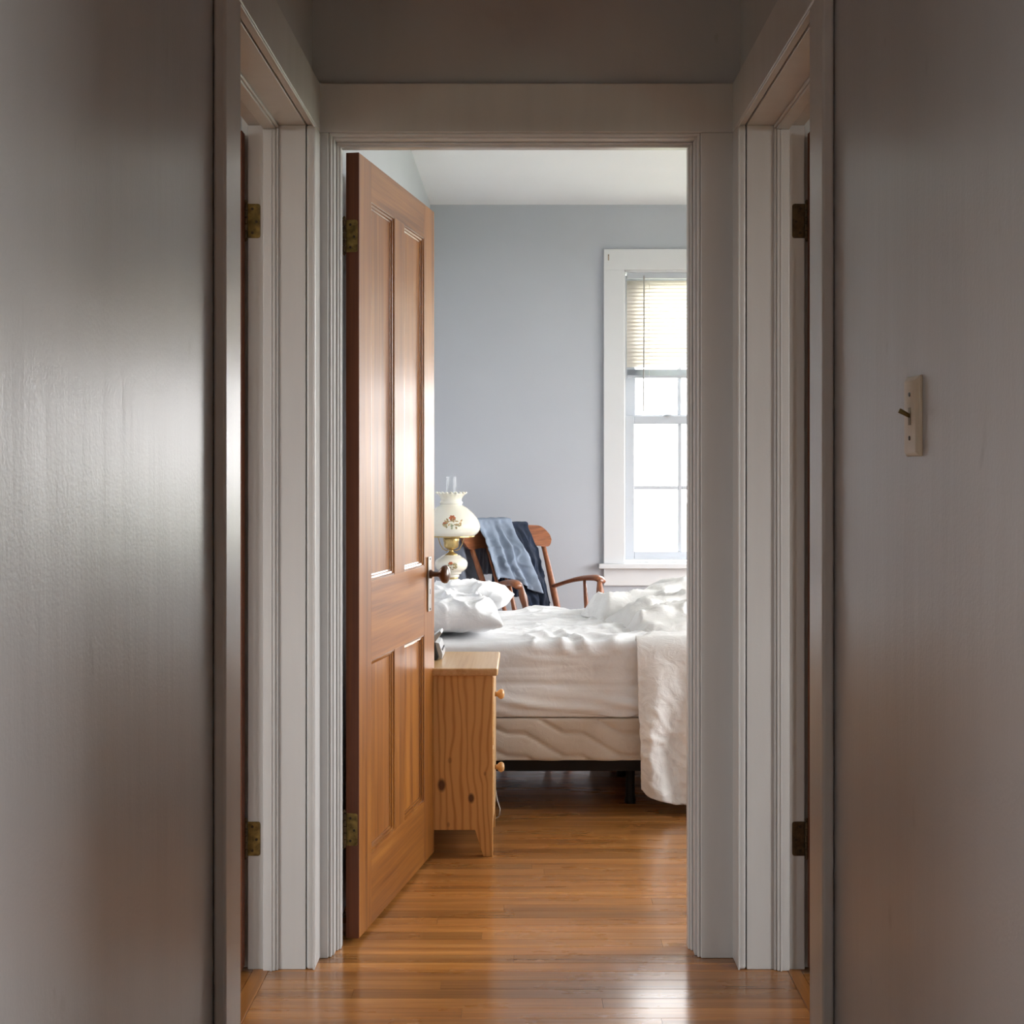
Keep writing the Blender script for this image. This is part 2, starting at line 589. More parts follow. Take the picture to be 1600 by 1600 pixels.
def knotty(name):
    m, nt, b = new_mat(name)
    L = nt.links
    tc = N(nt, 'ShaderNodeTexCoord')
    sp = N(nt, 'ShaderNodeSeparateXYZ')
    L.new(tc.outputs['Object'], sp.inputs[0])

    def math_(op, a, bb=None, c3=None):
        n = N(nt, 'ShaderNodeMath', operation=op)
        for k, v in enumerate((a, bb, c3)):
            if v is None:
                continue
            if isinstance(v, (int, float)):
                n.inputs[k].default_value = v
            else:
                L.new(v, n.inputs[k])
        return n.outputs[0]
    X, Z = sp.outputs['X'], sp.outputs['Z']
    ns = N(nt, 'ShaderNodeTexNoise')
    ns.inputs['Scale'].default_value = 1.0
    ns.inputs['Detail'].default_value = 3
    mp = N(nt, 'ShaderNodeMapping')
    mp.inputs['Scale'].default_value = (6, 6, 1.6)
    L.new(tc.outputs['Object'], mp.inputs['Vector'])
    L.new(mp.outputs[0], ns.inputs['Vector'])
    warp = math_('MULTIPLY_ADD', ns.outputs['Fac'], 0.13, X)
    masks = []
    for kx, kz, rr, push in KNOTS:
        dx = math_('SUBTRACT', X, kx)
        dz = math_('MULTIPLY', math_('SUBTRACT', Z, kz), 0.62)
        d2 = math_('ADD', math_('MULTIPLY', dx, dx), math_('MULTIPLY', dz, dz))
        dd = math_('SQRT', d2)
        # grain pushed aside
        fall = math_('POWER', 2.718, math_('MULTIPLY', d2, -1.0 / (2 * (rr * 2.6) ** 2)))
        warp = math_('ADD', warp, math_('MULTIPLY', fall, push))
        masks.append((dd, rr))
    fr = math_('MULTIPLY', warp, 44.0)
    wv = math_('SINE', math_('MULTIPLY', fr, 6.283))
    wv = math_('MULTIPLY_ADD', wv, 0.5, 0.5)
    wv = math_('POWER', wv, 3.5)
    n2 = N(nt, 'ShaderNodeTexNoise')
    n2.inputs['Scale'].default_value = 1.0
    n2.inputs['Detail'].default_value = 4
    mp2 = N(nt, 'ShaderNodeMapping')
    mp2.inputs['Scale'].default_value = (14, 14, 1.5)
    L.new(tc.outputs['Object'], mp2.inputs['Vector'])
    L.new(mp2.outputs[0], n2.inputs['Vector'])
    wv = math_('MULTIPLY', wv, n2.outputs['Fac'])
    r = ramp(nt, wv, [(0.0, (0.74, 0.42, 0.15, 1)), (0.5, (0.58, 0.28, 0.08, 1)), (0.9, (0.46, 0.20, 0.05, 1))])
    col = r.outputs[0]
    for dd, rr in masks:
        mr = N(nt, 'ShaderNodeMapRange')
        mr.inputs['From Min'].default_value = rr * 0.65
        mr.inputs['From Max'].default_value = rr * 1.25
        mr.inputs['To Min'].default_value = 0.92 if rr > 0.008 else 0.4
        mr.inputs['To Max'].default_value = 0.0
        L.new(dd, mr.inputs['Value'])
        mx = N(nt, 'ShaderNodeMixRGB')
        L.new(mr.outputs[0], mx.inputs[0])
        L.new(col, mx.inputs[1])
        mx.inputs[2].default_value = (0.075, 0.018, 0.006, 1)
        col = mx.outputs[0]
    L.new(col, b.inputs['Base Color'])
    b.inputs['Roughness'].default_value = 0.34
    b.inputs['Coat Weight'].default_value = 0.25
    b.inputs['Coat Roughness'].default_value = 0.2
    return m


# knots in nightstand coordinates (origin under the stand's centre)
KNOTS = [(0.029, 0.224, 0.0125, 0.004), (0.122, 0.183, 0.0095, -0.006), (0.055, 0.302, 0.006, 0.003), (0.05, 0.10, 0.005, 0.003),
         (0.165, 0.26, 0.004, 0.012)]
M['pine_side'] = knotty('knotty_pine')

# ================================================================== SETTING
CEIL = 2.614
FAR = 7.245        # far bedroom wall surface
PART_H, PART_B = 3.44, 3.555   # partition: hall face, bedroom face
HL, HR = -0.531, 0.538         # hall wall surfaces
TH = 0.142                     # side wall thickness

# ---- floor
floor = box('floor', (-3.4, 3.4, -3.4, 7.5, -0.08, -0.019), M['floor'])
struct(floor, 'narrow-strip orange-brown hardwood floor running from the hall into the bedroom')
box('near_floor_section', (-3.2, 3.2, -3.3, 2.36, -0.018, 0.0), M['floor'], floor)
box('side_floor_section', (-3.2, -0.66, 2.36, PART_H, -0.018, 0.0), M['floor'], floor)
box('side_floor_section', (0.67, 3.2, 2.36, PART_H, -0.018, 0.0), M['floor'], floor)
for s, x0, x1 in ((-1, -0.659, -0.6205), (1, 0.6365, 0.669)):
    box('threshold', (x0, x1, 2.475, 3.344, -0.018, 0.0015), M['threshold'], floor, 0.0015)
plank_me = None
ROW = 0.0572


def plank(x0, x1, y0):
    global plank_me
    if plank_me is None:
        o = MB().box(-0.5, 0.5, 0.0, ROW - 0.0006, -0.018, 0.0).build('plank', M['floor'], floor)
        plank_me = o.data
        bm = bmesh.new()
        bm.from_mesh(plank_me)
        ed = [e for e in bm.edges if all(v.co.z > -0.001 for v in e.verts) and abs(e.verts[0].co.y - e.verts[1].co.y) < 1e-6]
        bmesh.ops.bevel(bm, geom=ed, offset=0.0007, segments=1, affect='EDGES')
        bm.to_mesh(plank_me)
        bm.free()
    else:
        o = bpy.data.objects.new('plank', plank_me)
        COL.objects.link(o)
        o.parent = floor
    o.location = ((x0 + x1) / 2, y0, 0)
    o.scale = (x1 - x0 - 0.0006, 1, 1)


rng = random.Random(11)
row = 0
y = 2.36
while y < FAR - 0.01:
    if y < PART_H - 0.03:
        xa, xb = -0.62, 0.636
    else:
        xa, xb = -0.62, 2.70
    x = xa - rng.uniform(0.0, 1.3)
    while x < xb:
        ln = rng.uniform(0.7, 2.1)
        a, bb = max(x, xa), min(x + ln, xb)
        if xb - bb < 0.12:
            bb = xb
        if bb - a > 0.02:
            plank(a, bb, y)
        x = bb if bb >= xb else x + ln
    y += ROW
    row += 1

# ---- ceiling and walls
struct(box('ceiling', (-3.4, 3.4, -3.4, 7.5, CEIL, CEIL + 0.1), M['ceiling']), 'plain white flat bedroom ceiling above the door')


def wall_y(name, x0, x1, holes, mat, y0=-3.3, y1=PART_H, label=None):
    """wall running along y between x0..x1 with holes (ya, yb, za, zb)"""
    mb = MB()
    yy = y0
    for ya, yb, za, zb in holes:
        mb.box(x0, x1, yy, ya, 0, CEIL)
        mb.box(x0, x1, ya, yb, zb, CEIL)
        if za > 0:
            mb.box(x0, x1, ya, yb, 0, za)
        yy = yb
    mb.box(x0, x1, yy, y1, 0, CEIL)
    return struct(mb.build(name, mat), label)


def wall_x(name, y0, y1, holes, mat, x0, x1, label=None):
    mb = MB()
    xx = x0
    for xa, xb, za, zb in holes:
        mb.box(xx, xa, y0, y1, 0, CEIL)
        mb.box(xa, xb, y0, y1, zb, CEIL)
        if za > 0:
            mb.box(xa, xb, y0, y1, 0, za)
        xx = xb
    mb.box(xx, x1, y0, y1, 0, CEIL)
    return struct(mb.build(name, mat), label)


wall_y('wall_left', HL - TH + 0.006, HL, [(-2.7, -1.2, 0, 2.068), (-0.6, 0.7, 0, 2.068), (2.452, 3.362, 0, 2.068)], M['hall_wall'], label='glossy grey painted hall wall with a doorway, brighter of the two')  # out-of-view openings added to let daylight into the hall
wall_y('wall_right', HR, HR + TH - 0.006, [(0.0, 1.25, 0, 2.068), (2.452, 3.362, 0, 2.068)], M['hall_wall'], label='shaded grey painted hall wall carrying the light switch')  # first opening, out of view, added to brighten the opposite wall
wall_x('wall_partition', PART_H, PART_B, [(-0.50, 0.447, 0, 2.062)], M['hall_wall'], -3.3, 3.3, 'dark grey wall end above the bedroom door casing')
wall_y('wall_bedroom_left', -0.62, -0.498, [], M['bed_wall'], PART_B, 7.40, 'pale bedroom wall glimpsed above the open door')
WX0, WX1, WZ0, WZ1 = 0.522, 1.36, 0.729, 2.27
wall_x('wall_far', FAR, FAR + 0.13, [(WX0 - 0.012, WX1 + 0.012, WZ0 - 0.02, WZ1 + 0.012)], M['bed_wall'], -0.62, 2.84,
       'blue-grey painted bedroom wall with the window')
SWY0, SWY1 = 4.0, 6.7
SWZ0, SWZ1 = 0.55, 2.35
wall_y('wall_bedroom_right', 2.70, 2.83, [(SWY0, SWY1, SWZ0, SWZ1)], M['bed_wall'], PART_B, 7.40, 'blue-grey bedroom wall out of sight to the side')
wall_x('wall_hall_end', -3.15, -3.03, [], M['ceiling'], -3.3, 3.3, 'hall end wall behind the viewer')  # kept white so this unseen wall bounces neutral light forward
wall_y('wall_outer_left', -3.3, -3.2, [(-2.5, -1.2, 0.8, 2.1), (-0.2, 1.4, 0.7, 2.2)], M['pale_wall'], -3.1, PART_H, 'outer wall of the side room beyond the glossy hall wall')  # window holes out of view, added as daylight fill for the hall
wall_y('wall_outer_right', 3.2, 3.3, [(0.0, 1.6, 0.7, 2.2)], M['pale_wall'], -3.1, PART_H, 'outer wall of the side room beyond the switch')  # unseen window hole added to feed the hall doorway with daylight
struct(box('ground', (-40, 40, 7.6, 80, -0.7, -0.6), M['lawn']), 'green lawn outside the bedroom window')
struct(box('ground', (-60, -3.5, -40, 7.6, -0.7, -0.6), M['lawn']), 'green lawn past the side room')
struct(box('ground', (3.5, 60, -40, 7.6, -0.7, -0.6), M['lawn']), 'green lawn beside the house')

# ---- side door trims (jambs, stops, casings)


def side_trim(name, s, X0, face, label):
    """s = -1 left wall, +1 right wall; X0 wall surface |x|, face casing face |x|"""
    r = empty(name)
    struct(r, label)

    def bx(nm, xa, xb, ya, yb, za, zb, bev, seg=2):
        a, c = sorted((s * xa, s * xb))
        return box(nm, (a, c, ya, yb, za, zb), M['trim'], r, bev, seg)
    far, near = 3.344, (2.475 if s < 0 else 2.507)
    cn0, cn1 = (2.342, 2.468) if s < 0 else (2.389, 2.500)
    # jambs lining the opening
    bx('far_jamb', X0 + 0.001, X0 + TH, far, far + 0.02, 0, 2.05, 0.002)
    bx('near_jamb', X0 + 0.001, X0 + TH, near - 0.02, near, 0, 2.05, 0.002)
    bx('head_jamb', X0 + 0.001, X0 + TH, near - 0.02, far + 0.02, 2.05, 2.068, 0.002)
    # door stops, with a bead on the hall side
    bx('far_stop', X0 + 0.072, X0 + 0.103, far - 0.012, far, 0, 2.038, 0.003)
    bx('far_stop_bead', X0 + 0.066, X0 + 0.0725, far - 0.008, far, 0, 2.042, 0.003, 3)
    bx('far_stop_bead', X0 + 0.080, X0 + 0.084, far - 0.0145, far - 0.011, 0, 2.036, 0.0015, 3)
    bx('near_stop', X0 + 0.072, X0 + 0.103, near, near + 0.012, 0, 2.038, 0.003)
    bx('head_stop', X0 + 0.072, X0 + 0.103, near, far - 0.001, 2.038, 2.05, 0.003)
    bx('head_stop_bead', X0 + 0.066, X0 + 0.0725, near, far, 2.042, 2.05, 0.003, 3)
    # hall casings
    bx('far_casing', X0 - 0.001, face, far - 0.001, PART_H - 0.001, 0, 2.051, 0.006, 3)
    bx('near_casing', X0 - 0.001, face, cn0, cn1, 0, 2.051, 0.006, 3)
    bx('head_casing', X0 - 0.001, face, cn0, PART_H - 0.001, 2.051, 2.1735, 0.004, 3)
    bx('casing_bead', face + 0.0005, face + 0.006, far - 0.006, far, 0, 2.046, 0.0025, 3)
    bx('casing_bead', face + 0.0005, face + 0.006, cn1, far, 2.045, 2.051, 0.0025, 3)
    # room side casing seen edge-on
    bx('room_casing', X0 + TH, X0 + TH + 0.018, far + 0.012, far + 0.10, 0, 2.15, 0.004)
    return r


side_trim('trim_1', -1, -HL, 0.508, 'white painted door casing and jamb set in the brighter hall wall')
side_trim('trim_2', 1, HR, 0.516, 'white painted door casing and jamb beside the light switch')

# ---- bedroom door trim
r = struct(empty('trim_3'), 'white painted casing round the bedroom doorway')
T = M['trim']
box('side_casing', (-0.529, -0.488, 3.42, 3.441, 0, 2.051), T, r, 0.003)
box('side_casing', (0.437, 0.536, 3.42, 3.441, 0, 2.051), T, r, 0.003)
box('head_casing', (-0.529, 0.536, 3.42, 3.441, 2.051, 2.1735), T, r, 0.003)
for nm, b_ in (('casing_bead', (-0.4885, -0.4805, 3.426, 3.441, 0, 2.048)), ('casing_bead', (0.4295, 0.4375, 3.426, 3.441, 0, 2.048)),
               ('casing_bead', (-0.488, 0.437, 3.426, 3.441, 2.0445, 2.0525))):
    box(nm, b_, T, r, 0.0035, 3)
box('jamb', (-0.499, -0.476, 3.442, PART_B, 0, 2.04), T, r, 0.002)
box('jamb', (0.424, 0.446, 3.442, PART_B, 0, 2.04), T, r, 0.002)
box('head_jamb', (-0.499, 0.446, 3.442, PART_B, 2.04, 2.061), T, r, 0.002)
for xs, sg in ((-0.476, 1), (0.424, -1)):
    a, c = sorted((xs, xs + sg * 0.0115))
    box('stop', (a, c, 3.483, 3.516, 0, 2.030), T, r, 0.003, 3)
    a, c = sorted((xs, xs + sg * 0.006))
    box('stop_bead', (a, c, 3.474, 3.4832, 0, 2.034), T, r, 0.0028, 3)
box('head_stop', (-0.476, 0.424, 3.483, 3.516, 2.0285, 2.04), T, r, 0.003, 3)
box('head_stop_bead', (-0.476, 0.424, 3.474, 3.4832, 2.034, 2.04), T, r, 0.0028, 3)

# ================================================================== DOORS


def knob_parts(plate_parent, u, z, ysign):
    pl = box('lock_plate', (u - 0.019, u + 0.019, min(0, ysign * 0.005), max(0, ysign * 0.005), z - 0.115, z + 0.054), M['steel'], plate_parent, 0.0015)
    prof = [(0.0135, 0.004), (0.0135, 0.010), (0.0085, 0.014), (0.0075, 0.028), (0.010, 0.034), (0.018, 0.038), (0.0255, 0.044), (0.0285, 0.051),
            (0.0275, 0.058), (0.021, 0.064), (0.010, 0.067), (0.002, 0.0675)]
    MB().lathe([(rr, ysign * h) for rr, h in prof], 32, (u, 0, z), 'y').build('knob', M['walnut'], pl, smooth=True)
    box('keyhole', (u - 0.002, u + 0.002, min(0, ysign * 0.0056), max(0, ysign * 0.0056), z - 0.062, z - 0.046), M['screw'], pl)
    for dz in (-0.108, 0.047):
        MB().lathe([(0.0035, ysign * 0.004), (0.003, ysign * 0.0062)], 12, (u, 0, z + dz), 'y').build('screw', M['screw'], pl)


def make_door(name, loc, rz, L, label, flip=False):
    """leaf along local +x from the hinge edge, thickness in +y; local -y is the seen face"""
    root = empty(name, loc, rz)
    struct(root, label)
    TK = 0.035
    k = L / 0.82
    u1, u2, u3, u4 = 0.114 * k, 0.349 * k, 0.4545 * k, 0.6915 * k
    zb, z1, z2, z3, z4, zt = 0.012, 0.20, 0.71, 0.92, 1.923, 2.027
    Z, Xm = M['fir_z'], M['fir_x']
    # hinge-side stile: broad faces in fir, the darker edge is its own strip
    box('hinge_stile', (0.0015, u1, 0, TK, zb, zt), Z, root, 0.0015)
    box('edge_strip', (-0.0005, 0.002, 0.0004, TK - 0.0004, zb, zt), M['fir_dark'], root, 0.0005)
    box('lock_stile', (u4, L, 0, TK, zb, zt), Z, root, 0.0015)
    box('top_rail', (u1, u4, 0.0003, TK - 0.0003, z4, zt), Xm, root, 0.0006)
    box('lock_rail', (u1, u4, 0.0003, TK - 0.0003, z2, z3), Xm, root, 0.0006)
    box('bottom_rail', (u1, u4, 0.0003, TK - 0.0003, zb, z1), Xm, root, 0.0006)
    box('mullion', (u2, u3, 0.0003, TK - 0.0003, z3, z4), Z, root, 0.0006)
    box('mullion', (u2, u3, 0.0003, TK - 0.0003, z1, z2), Z, root, 0.0006)
    for a, b_ in ((u1, u2), (u3, u4)):
        for c, d_ in ((z3, z4), (z1, z2)):
            pn = box('panel', (a - 0.004, b_ + 0.004, 0.0125, TK - 0.0125, c - 0.004, d_ + 0.004), Z, root)
            # ogee moulding: mitred frame, two steps, on both faces
            mb = MB()
            prof = [(0.0, 0.0012), (0.004, 0.0012), (0.0055, 0.0045), (0.0105, 0.0055), (0.012, 0.0095), (0.016, 0.0105), (0.0165, 0.0128)]
            for sgn in (0, 1):
                rings = []
                for off, dep in prof:
                    yy = dep if sgn == 0 else TK - dep
                    rings.append([mb.bm.verts.new(p) for p in ((a + off, yy, c + off), (b_ - off, yy, c + off), (b_ - off, yy, d_ - off), (a + off, yy, d_ - off))])
                for p, q in zip(rings, rings[1:]):
                    for i in range(4):
                        mb.bm.faces.new((p[i], p[(i + 1) % 4], q[(i + 1) % 4], q[i]))
            mb.build('panel_moulding', M['fir_gloss'], pn)
    knob_parts(root, L - 0.075, 0.892, -1)
    return root


A_ = Vector((-0.4247, 3.531, 0))
ang = math.radians(80.2)
d1 = make_door('door_1', A_, ang, 0.82, 'reddish-brown four-panel wooden door standing open into the bedroom')


def hinge(parent, kind, loc, mat, sgn=1, hgt=0.083):
    """leaf plate lying in the local xz plane facing -y; knuckle on the sgn side"""
    w = 0.030
    h = empty('hinge', loc)
    h.parent = parent
    plate = MB()
    pts = []
    for cx, cz, a0 in ((w - 0.006, hgt / 2 - 0.006, 0), (w - 0.006, -hgt / 2 + 0.006, -90)):
        pass
    n = 4
    poly = [(0, -hgt / 2)]
    for i in range(n + 1):
        a = -math.pi / 2 + i / n * math.pi / 2
        poly.append((w - 0.006 + 0.006 * math.cos(a), -hgt / 2 + 0.006 + 0.006 * math.sin(a)))
    for i in range(n + 1):
        a = i / n * math.pi / 2
        poly.append((w - 0.006 + 0.006 * math.cos(a), hgt / 2 - 0.006 + 0.006 * math.sin(a)))
    poly.append((0, hgt / 2))
    poly = [(sgn * x, z) for x, z in poly]
    plate.prism(poly, 'y', -0.002, 0.0)
    plate.build('hinge_plate', mat, h, 0.0004)
    kb = MB()
    for i in range(5):
        z0 = -hgt / 2 + i * hgt / 5
        kb.lathe([(0.0042, z0 + 0.0006), (0.005, z0 + 0.001), (0.005, z0 + hgt / 5 - 0.001), (0.0042, z0 + hgt / 5 - 0.0006)], 14, (-sgn * 0.005, -0.003, 0))
    kb.lathe([(0.0015, hgt / 2 - 0.001), (0.0035, hgt / 2 + 0.001), (0.0045, hgt / 2 + 0.005), (0.002, hgt / 2 + 0.009)], 12, (-sgn * 0.005, -0.003, 0))
    kb.lathe([(0.002, -hgt / 2 - 0.008), (0.0045, -hgt / 2 - 0.004), (0.0035, -hgt / 2), (0.0015, -hgt / 2 + 0.001)], 12, (-sgn * 0.005, -0.003, 0))
    kb.build('hinge_knuckle', M['brass_dark'], h, smooth=False)
    for sx, sz in ((0.011, 0.029), (0.021, -0.002), (0.011, -0.029)):
        MB().lathe([(0.0036, -0.0005), (0.0034, -0.0028)], 12, (sgn * sx, 0, sz), 'y').build('screw', M['screw'], h)
    return h


# bedroom door hinges: plate on the leaf's near edge (edge normal is local -x)
for z in (1.813, 0.291):
    h = hinge(d1, 0, (-0.0006, 0.0335, z), M['brass'], 1)
    # rotate the plate so that its face looks along -x local and it spreads over the edge towards the seen face
    h.rotation_euler = (0, 0, -math.pi / 2)
# doors of the side rooms, folded right back, hinged at the far jamb
d2 = make_door('door_2', (HL - TH - 0.006, 3.338, 0), math.pi, 0.80, 'sliver of brown wooden door open into the room past the brighter hall wall')
d3 = make_door('door_3', (HR + TH + 0.006, 3.303, 0), 0.0, 0.80, 'sliver of brown wooden door open into the room past the light switch')
for zz in (1.817, 0.318):
    h = hinge(d2, 0, (0, 0, 0), M['brass'], -1)
    h.matrix_parent_inverse = d2.matrix_basis.inverted()
    h.location = (0, 0, 0)
    h.parent = d2
# place side hinges in world space through the parent's inverse
bpy.context.view_layer.update()


def world_place(o, loc, rz):
    o.matrix_parent_inverse = Matrix.Identity(4)
    o.matrix_basis = o.parent.matrix_world.inverted() @ (Matrix.Translation(loc) @ Matrix.Rotation(rz, 4, 'Z'))


hs = [o for o in d2.children if o.name.startswith('hinge') and o.type == 'EMPTY']
for o, zz in zip(hs, (1.817, 0.318)):
    world_place(o, (HL - TH + 0.001, 3.344, zz), 0)
    for c in o.children:
        pass
# left hinge plates reach from the knuckle (room side) towards the hall: +x
for o in hs:
    o.scale.x = -1
for zz in (1.817, 0.318):
    h = hinge(d3, 0, (0, 0, 0), M['brass_dark'], -1)
    world_place(h, (HR + TH - 0.001, 3.344, zz), 0)

# ================================================================== WINDOW
win = struct(empty('window_1'), 'white double-hung bedroom window with blown-out daylight')
WT = M['win_trim']
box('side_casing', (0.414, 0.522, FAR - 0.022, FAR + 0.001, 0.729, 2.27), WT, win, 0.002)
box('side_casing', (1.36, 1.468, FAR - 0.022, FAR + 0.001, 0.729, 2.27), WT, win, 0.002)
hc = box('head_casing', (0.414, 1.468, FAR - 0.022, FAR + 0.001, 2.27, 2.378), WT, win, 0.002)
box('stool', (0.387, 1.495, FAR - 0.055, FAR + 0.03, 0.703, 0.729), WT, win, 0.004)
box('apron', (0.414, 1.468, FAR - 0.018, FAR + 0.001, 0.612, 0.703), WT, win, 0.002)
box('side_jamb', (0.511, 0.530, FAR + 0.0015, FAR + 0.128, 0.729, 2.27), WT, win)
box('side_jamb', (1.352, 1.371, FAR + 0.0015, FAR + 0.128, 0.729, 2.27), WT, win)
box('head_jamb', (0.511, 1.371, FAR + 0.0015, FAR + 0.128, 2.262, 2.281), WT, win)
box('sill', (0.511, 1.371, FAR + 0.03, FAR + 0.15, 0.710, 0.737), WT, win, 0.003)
br = box('old_curtain_bracket', (0.436, 0.442, FAR - 0.0265, FAR - 0.0215, 2.318, 2.350), plain('tan_bracket', (0.45, 0.33, 0.24, 1), 0.5), win, 0.001)
box('bracket_screw', (0.437, 0.441, FAR - 0.028, FAR - 0.0264, 2.342, 2.346), M['screw'], br)


def sash(yc, z0, z1, name, bot, top, st=0.047):
    rt = empty(name)
    rt.parent = win
    x0, x1 = 0.532, 1.350
    y0, y1 = yc - 0.016, yc + 0.016
    V = M['vinyl']
    box('sash_stile', (x0, x0 + st, y0, y1, z0, z1), V, rt, 0.003)
    box('sash_stile', (x1 - st, x1, y0, y1, z0, z1), V, rt, 0.003)
    box('sash_rail', (x0 + st, x1 - st, y0, y1, z0, z0 + bot), V, rt, 0.003)
    box('sash_rail', (x0 + st, x1 - st, y0, y1, z1 - top, z1), V, rt, 0.003)
    gx0, gx1, gz0, gz1 = x0 + st, x1 - st, z0 + bot, z1 - top
    cw = (gx1 - gx0) / 3
    zm = (gz0 + gz1) / 2
    for i in (1, 2):
        box('muntin', (gx0 + i * cw - 0.010, gx0 + i * cw + 0.010, yc - 0.009, yc + 0.009, gz0, gz1), V, rt, 0.003)
    for i in range(3):
        a = gx0 + i * cw + (0.010 if i else 0)
        c = gx0 + (i + 1) * cw - (0.010 if i < 2 else 0)
        box('muntin', (a, c, yc - 0.008, yc + 0.008, zm - 0.010, zm + 0.010), V, rt, 0.003)
        for p, q in ((gz0, zm - 0.010), (zm + 0.010, gz1)):
            box('pane', (a, c, yc - 0.002, yc + 0.002, p, q), M['pane'], rt)
    return rt


ls = sash(FAR + 0.060, 0.745, 1.506, 'lower_sash', 0.043, 0.044)
us = sash(FAR + 0.098, 1.470, 2.255, 'upper_sash', 0.044, 0.045, 0.056)
MB().lathe([(0.030, 0), (0.028, 0.006), (0.018, 0.011), (0.004, 0.013)], 20, (0.760, FAR + 0.058, 1.505)).build('sash_lock', M['vinyl'], ls, smooth=True)

# second window of the bedroom, in the wall out of view (it lights the room)
w2 = struct(empty('window_2'), 'white framed second bedroom window out of view')
box('frame', (2.68, 2.84, SWY0 - 0.10, SWY0 + 0.03, SWZ0 - 0.1, SWZ1 + 0.1), WT, w2)
box('frame', (2.68, 2.84, SWY1 - 0.03, SWY1 + 0.10, SWZ0 - 0.1, SWZ1 + 0.1), WT, w2)
box('frame', (2.68, 2.84, SWY0, SWY1, SWZ1 - 0.03, SWZ1 + 0.1), WT, w2)
box('frame', (2.68, 2.84, SWY0, SWY1, SWZ0 - 0.1, SWZ0 + 0.03), WT, w2)
box('meeting_rail', (2.74, 2.78, SWY0, SWY1, 1.47, 1.52), WT, w2)
box('pane', (2.757, 2.761, SWY0, SWY1, SWZ0, SWZ1), M['pane'], w2)
struct(box('ground', (-60, 60, -80, -3.5, -0.7, -0.6), M['lawn']), 'green lawn behind the house')

# ---- blind
bl = tag(empty('window_blind', (0.94, FAR + 0.022, 2.262)), 'ivory horizontal slat blind half lowered in the bedroom window', 'blind')
BX = 0.402
box('headrail', (-BX, BX, -0.014, 0.014, -0.034, -0.004), M['vinyl'], bl, 0.002)
sl_me = None
ZB = 1.748


def slat(z, tilt, nm='slat'):
    global sl_me
    if sl_me is None:
        mb = MB()
        mb.grid(9, 2, lambda u, v: ((v - 0.5) * 2 * BX, (u - 0.5) * 0.025, 0.0022 * (1 - (2 * u - 1) ** 2)))
        o = mb.build(nm, M['slat'], bl, smooth=True, solid=0.0006)
        sl_me = o.data
    else:
        o = bpy.data.objects.new(nm, sl_me)
        COL.objects.link(o)
        o.parent = bl
        m = o.modifiers.new('thickness', 'SOLIDIFY')
        m.thickness = 0.0006
        m.offset = 0
    o.location = (0, 0, z - 2.262)
    o.rotation_euler = (tilt, 0, 0)
    if nm != 'slat':
        o.material_slots[0].link = 'OBJECT'
        o.material_slots[0].material = M['vinyl']  # grey opaque colour put in for the shade of the bundled slats


nsl = 23
for i in range(nsl):
    slat(2.206 - i * (2.206 - 1.772) / (nsl - 1), math.radians(-63))
for i in range(9):
    slat(1.7195 + i * 0.0036, 0.0, 'stacked_slat')
box('bottom_rail', (-BX, BX, -0.012, 0.012, 1.703 - 2.262, 1.718 - 2.262), M['vinyl'], bl, 0.003)
for xx in (-0.285, 0.0, 0.285):
    MB().tube([(xx, -0.0135, -0.03), (xx, -0.0135, 1.71 - 2.262)], 0.0009, 6).build('ladder_cord', M['white_cord'], bl)
MB().tube([(-0.313, -0.020, -0.02), (-0.313, -0.022, -0.3), (-0.316, -0.022, 1.525 - 2.262)], [0.003, 0.0035, 0.0035], 8).build('tilt_wand', plain('clear_grey_wand', (0.28, 0.27, 0.26, 1), 0.3), bl)
MB().lathe([(0.004, -0.006), (0.004, 0.006)], 10, (-0.313, -0.018, -0.036)).build('wand_hook', M['steel'], bl)

# ================================================================== LIGHT SWITCH
sw = tag(empty('light_switch', (HR, 1.895, 1.284)), 'cream toggle light switch on the shaded hall wall', 'switch')
W2, H2 = 0.033, 0.055
mb = MB()
outer = [(-W2, -H2), (W2, -H2), (W2, H2), (-W2, H2)]
lev = [(0.0, 0.0), (0.0, 0.004), (0.006, 0.0085)]
rings = []
for ins, dep in lev:
    rings.append([mb.bm.verts.new((-dep, (W2 - ins) * sy, (H2 - ins) * sz)) for sy, sz in ((-1, -1), (1, -1), (1, 1), (-1, 1))])
for p, q in zip(rings, rings[1:]):
    for i in range(4):
        mb.bm.faces.new((p[i], p[(i + 1) % 4], q[(i + 1) % 4], q[i]))
mb.bm.faces.new(rings[-1])
mb.bm.faces.new(rings[0][::-1])
mb.build('cover_plate', M['cream_plate'], sw, 0.001)
box('toggle_slot', (-0.0092, -0.0080, -0.0055, 0.0055, -0.012, 0.012), plain('slot_shadow_brown', (0.16, 0.12, 0.06, 1), 0.5), sw)
mb = MB().tube([(-0.006, 0, -0.001), (-0.018, 0, 0.0055), (-0.023, 0, 0.008)], [0.0028, 0.0033, 0.0036], 10)
mb.build('toggle', M['toggle'], sw, smooth=True)
for zz in (0.030, -0.030):
    MB().lathe([(0.0033, -0.0078), (0.003, -0.0098)], 12, (0, 0, zz), 'x').build('screw', M['screw'], sw)

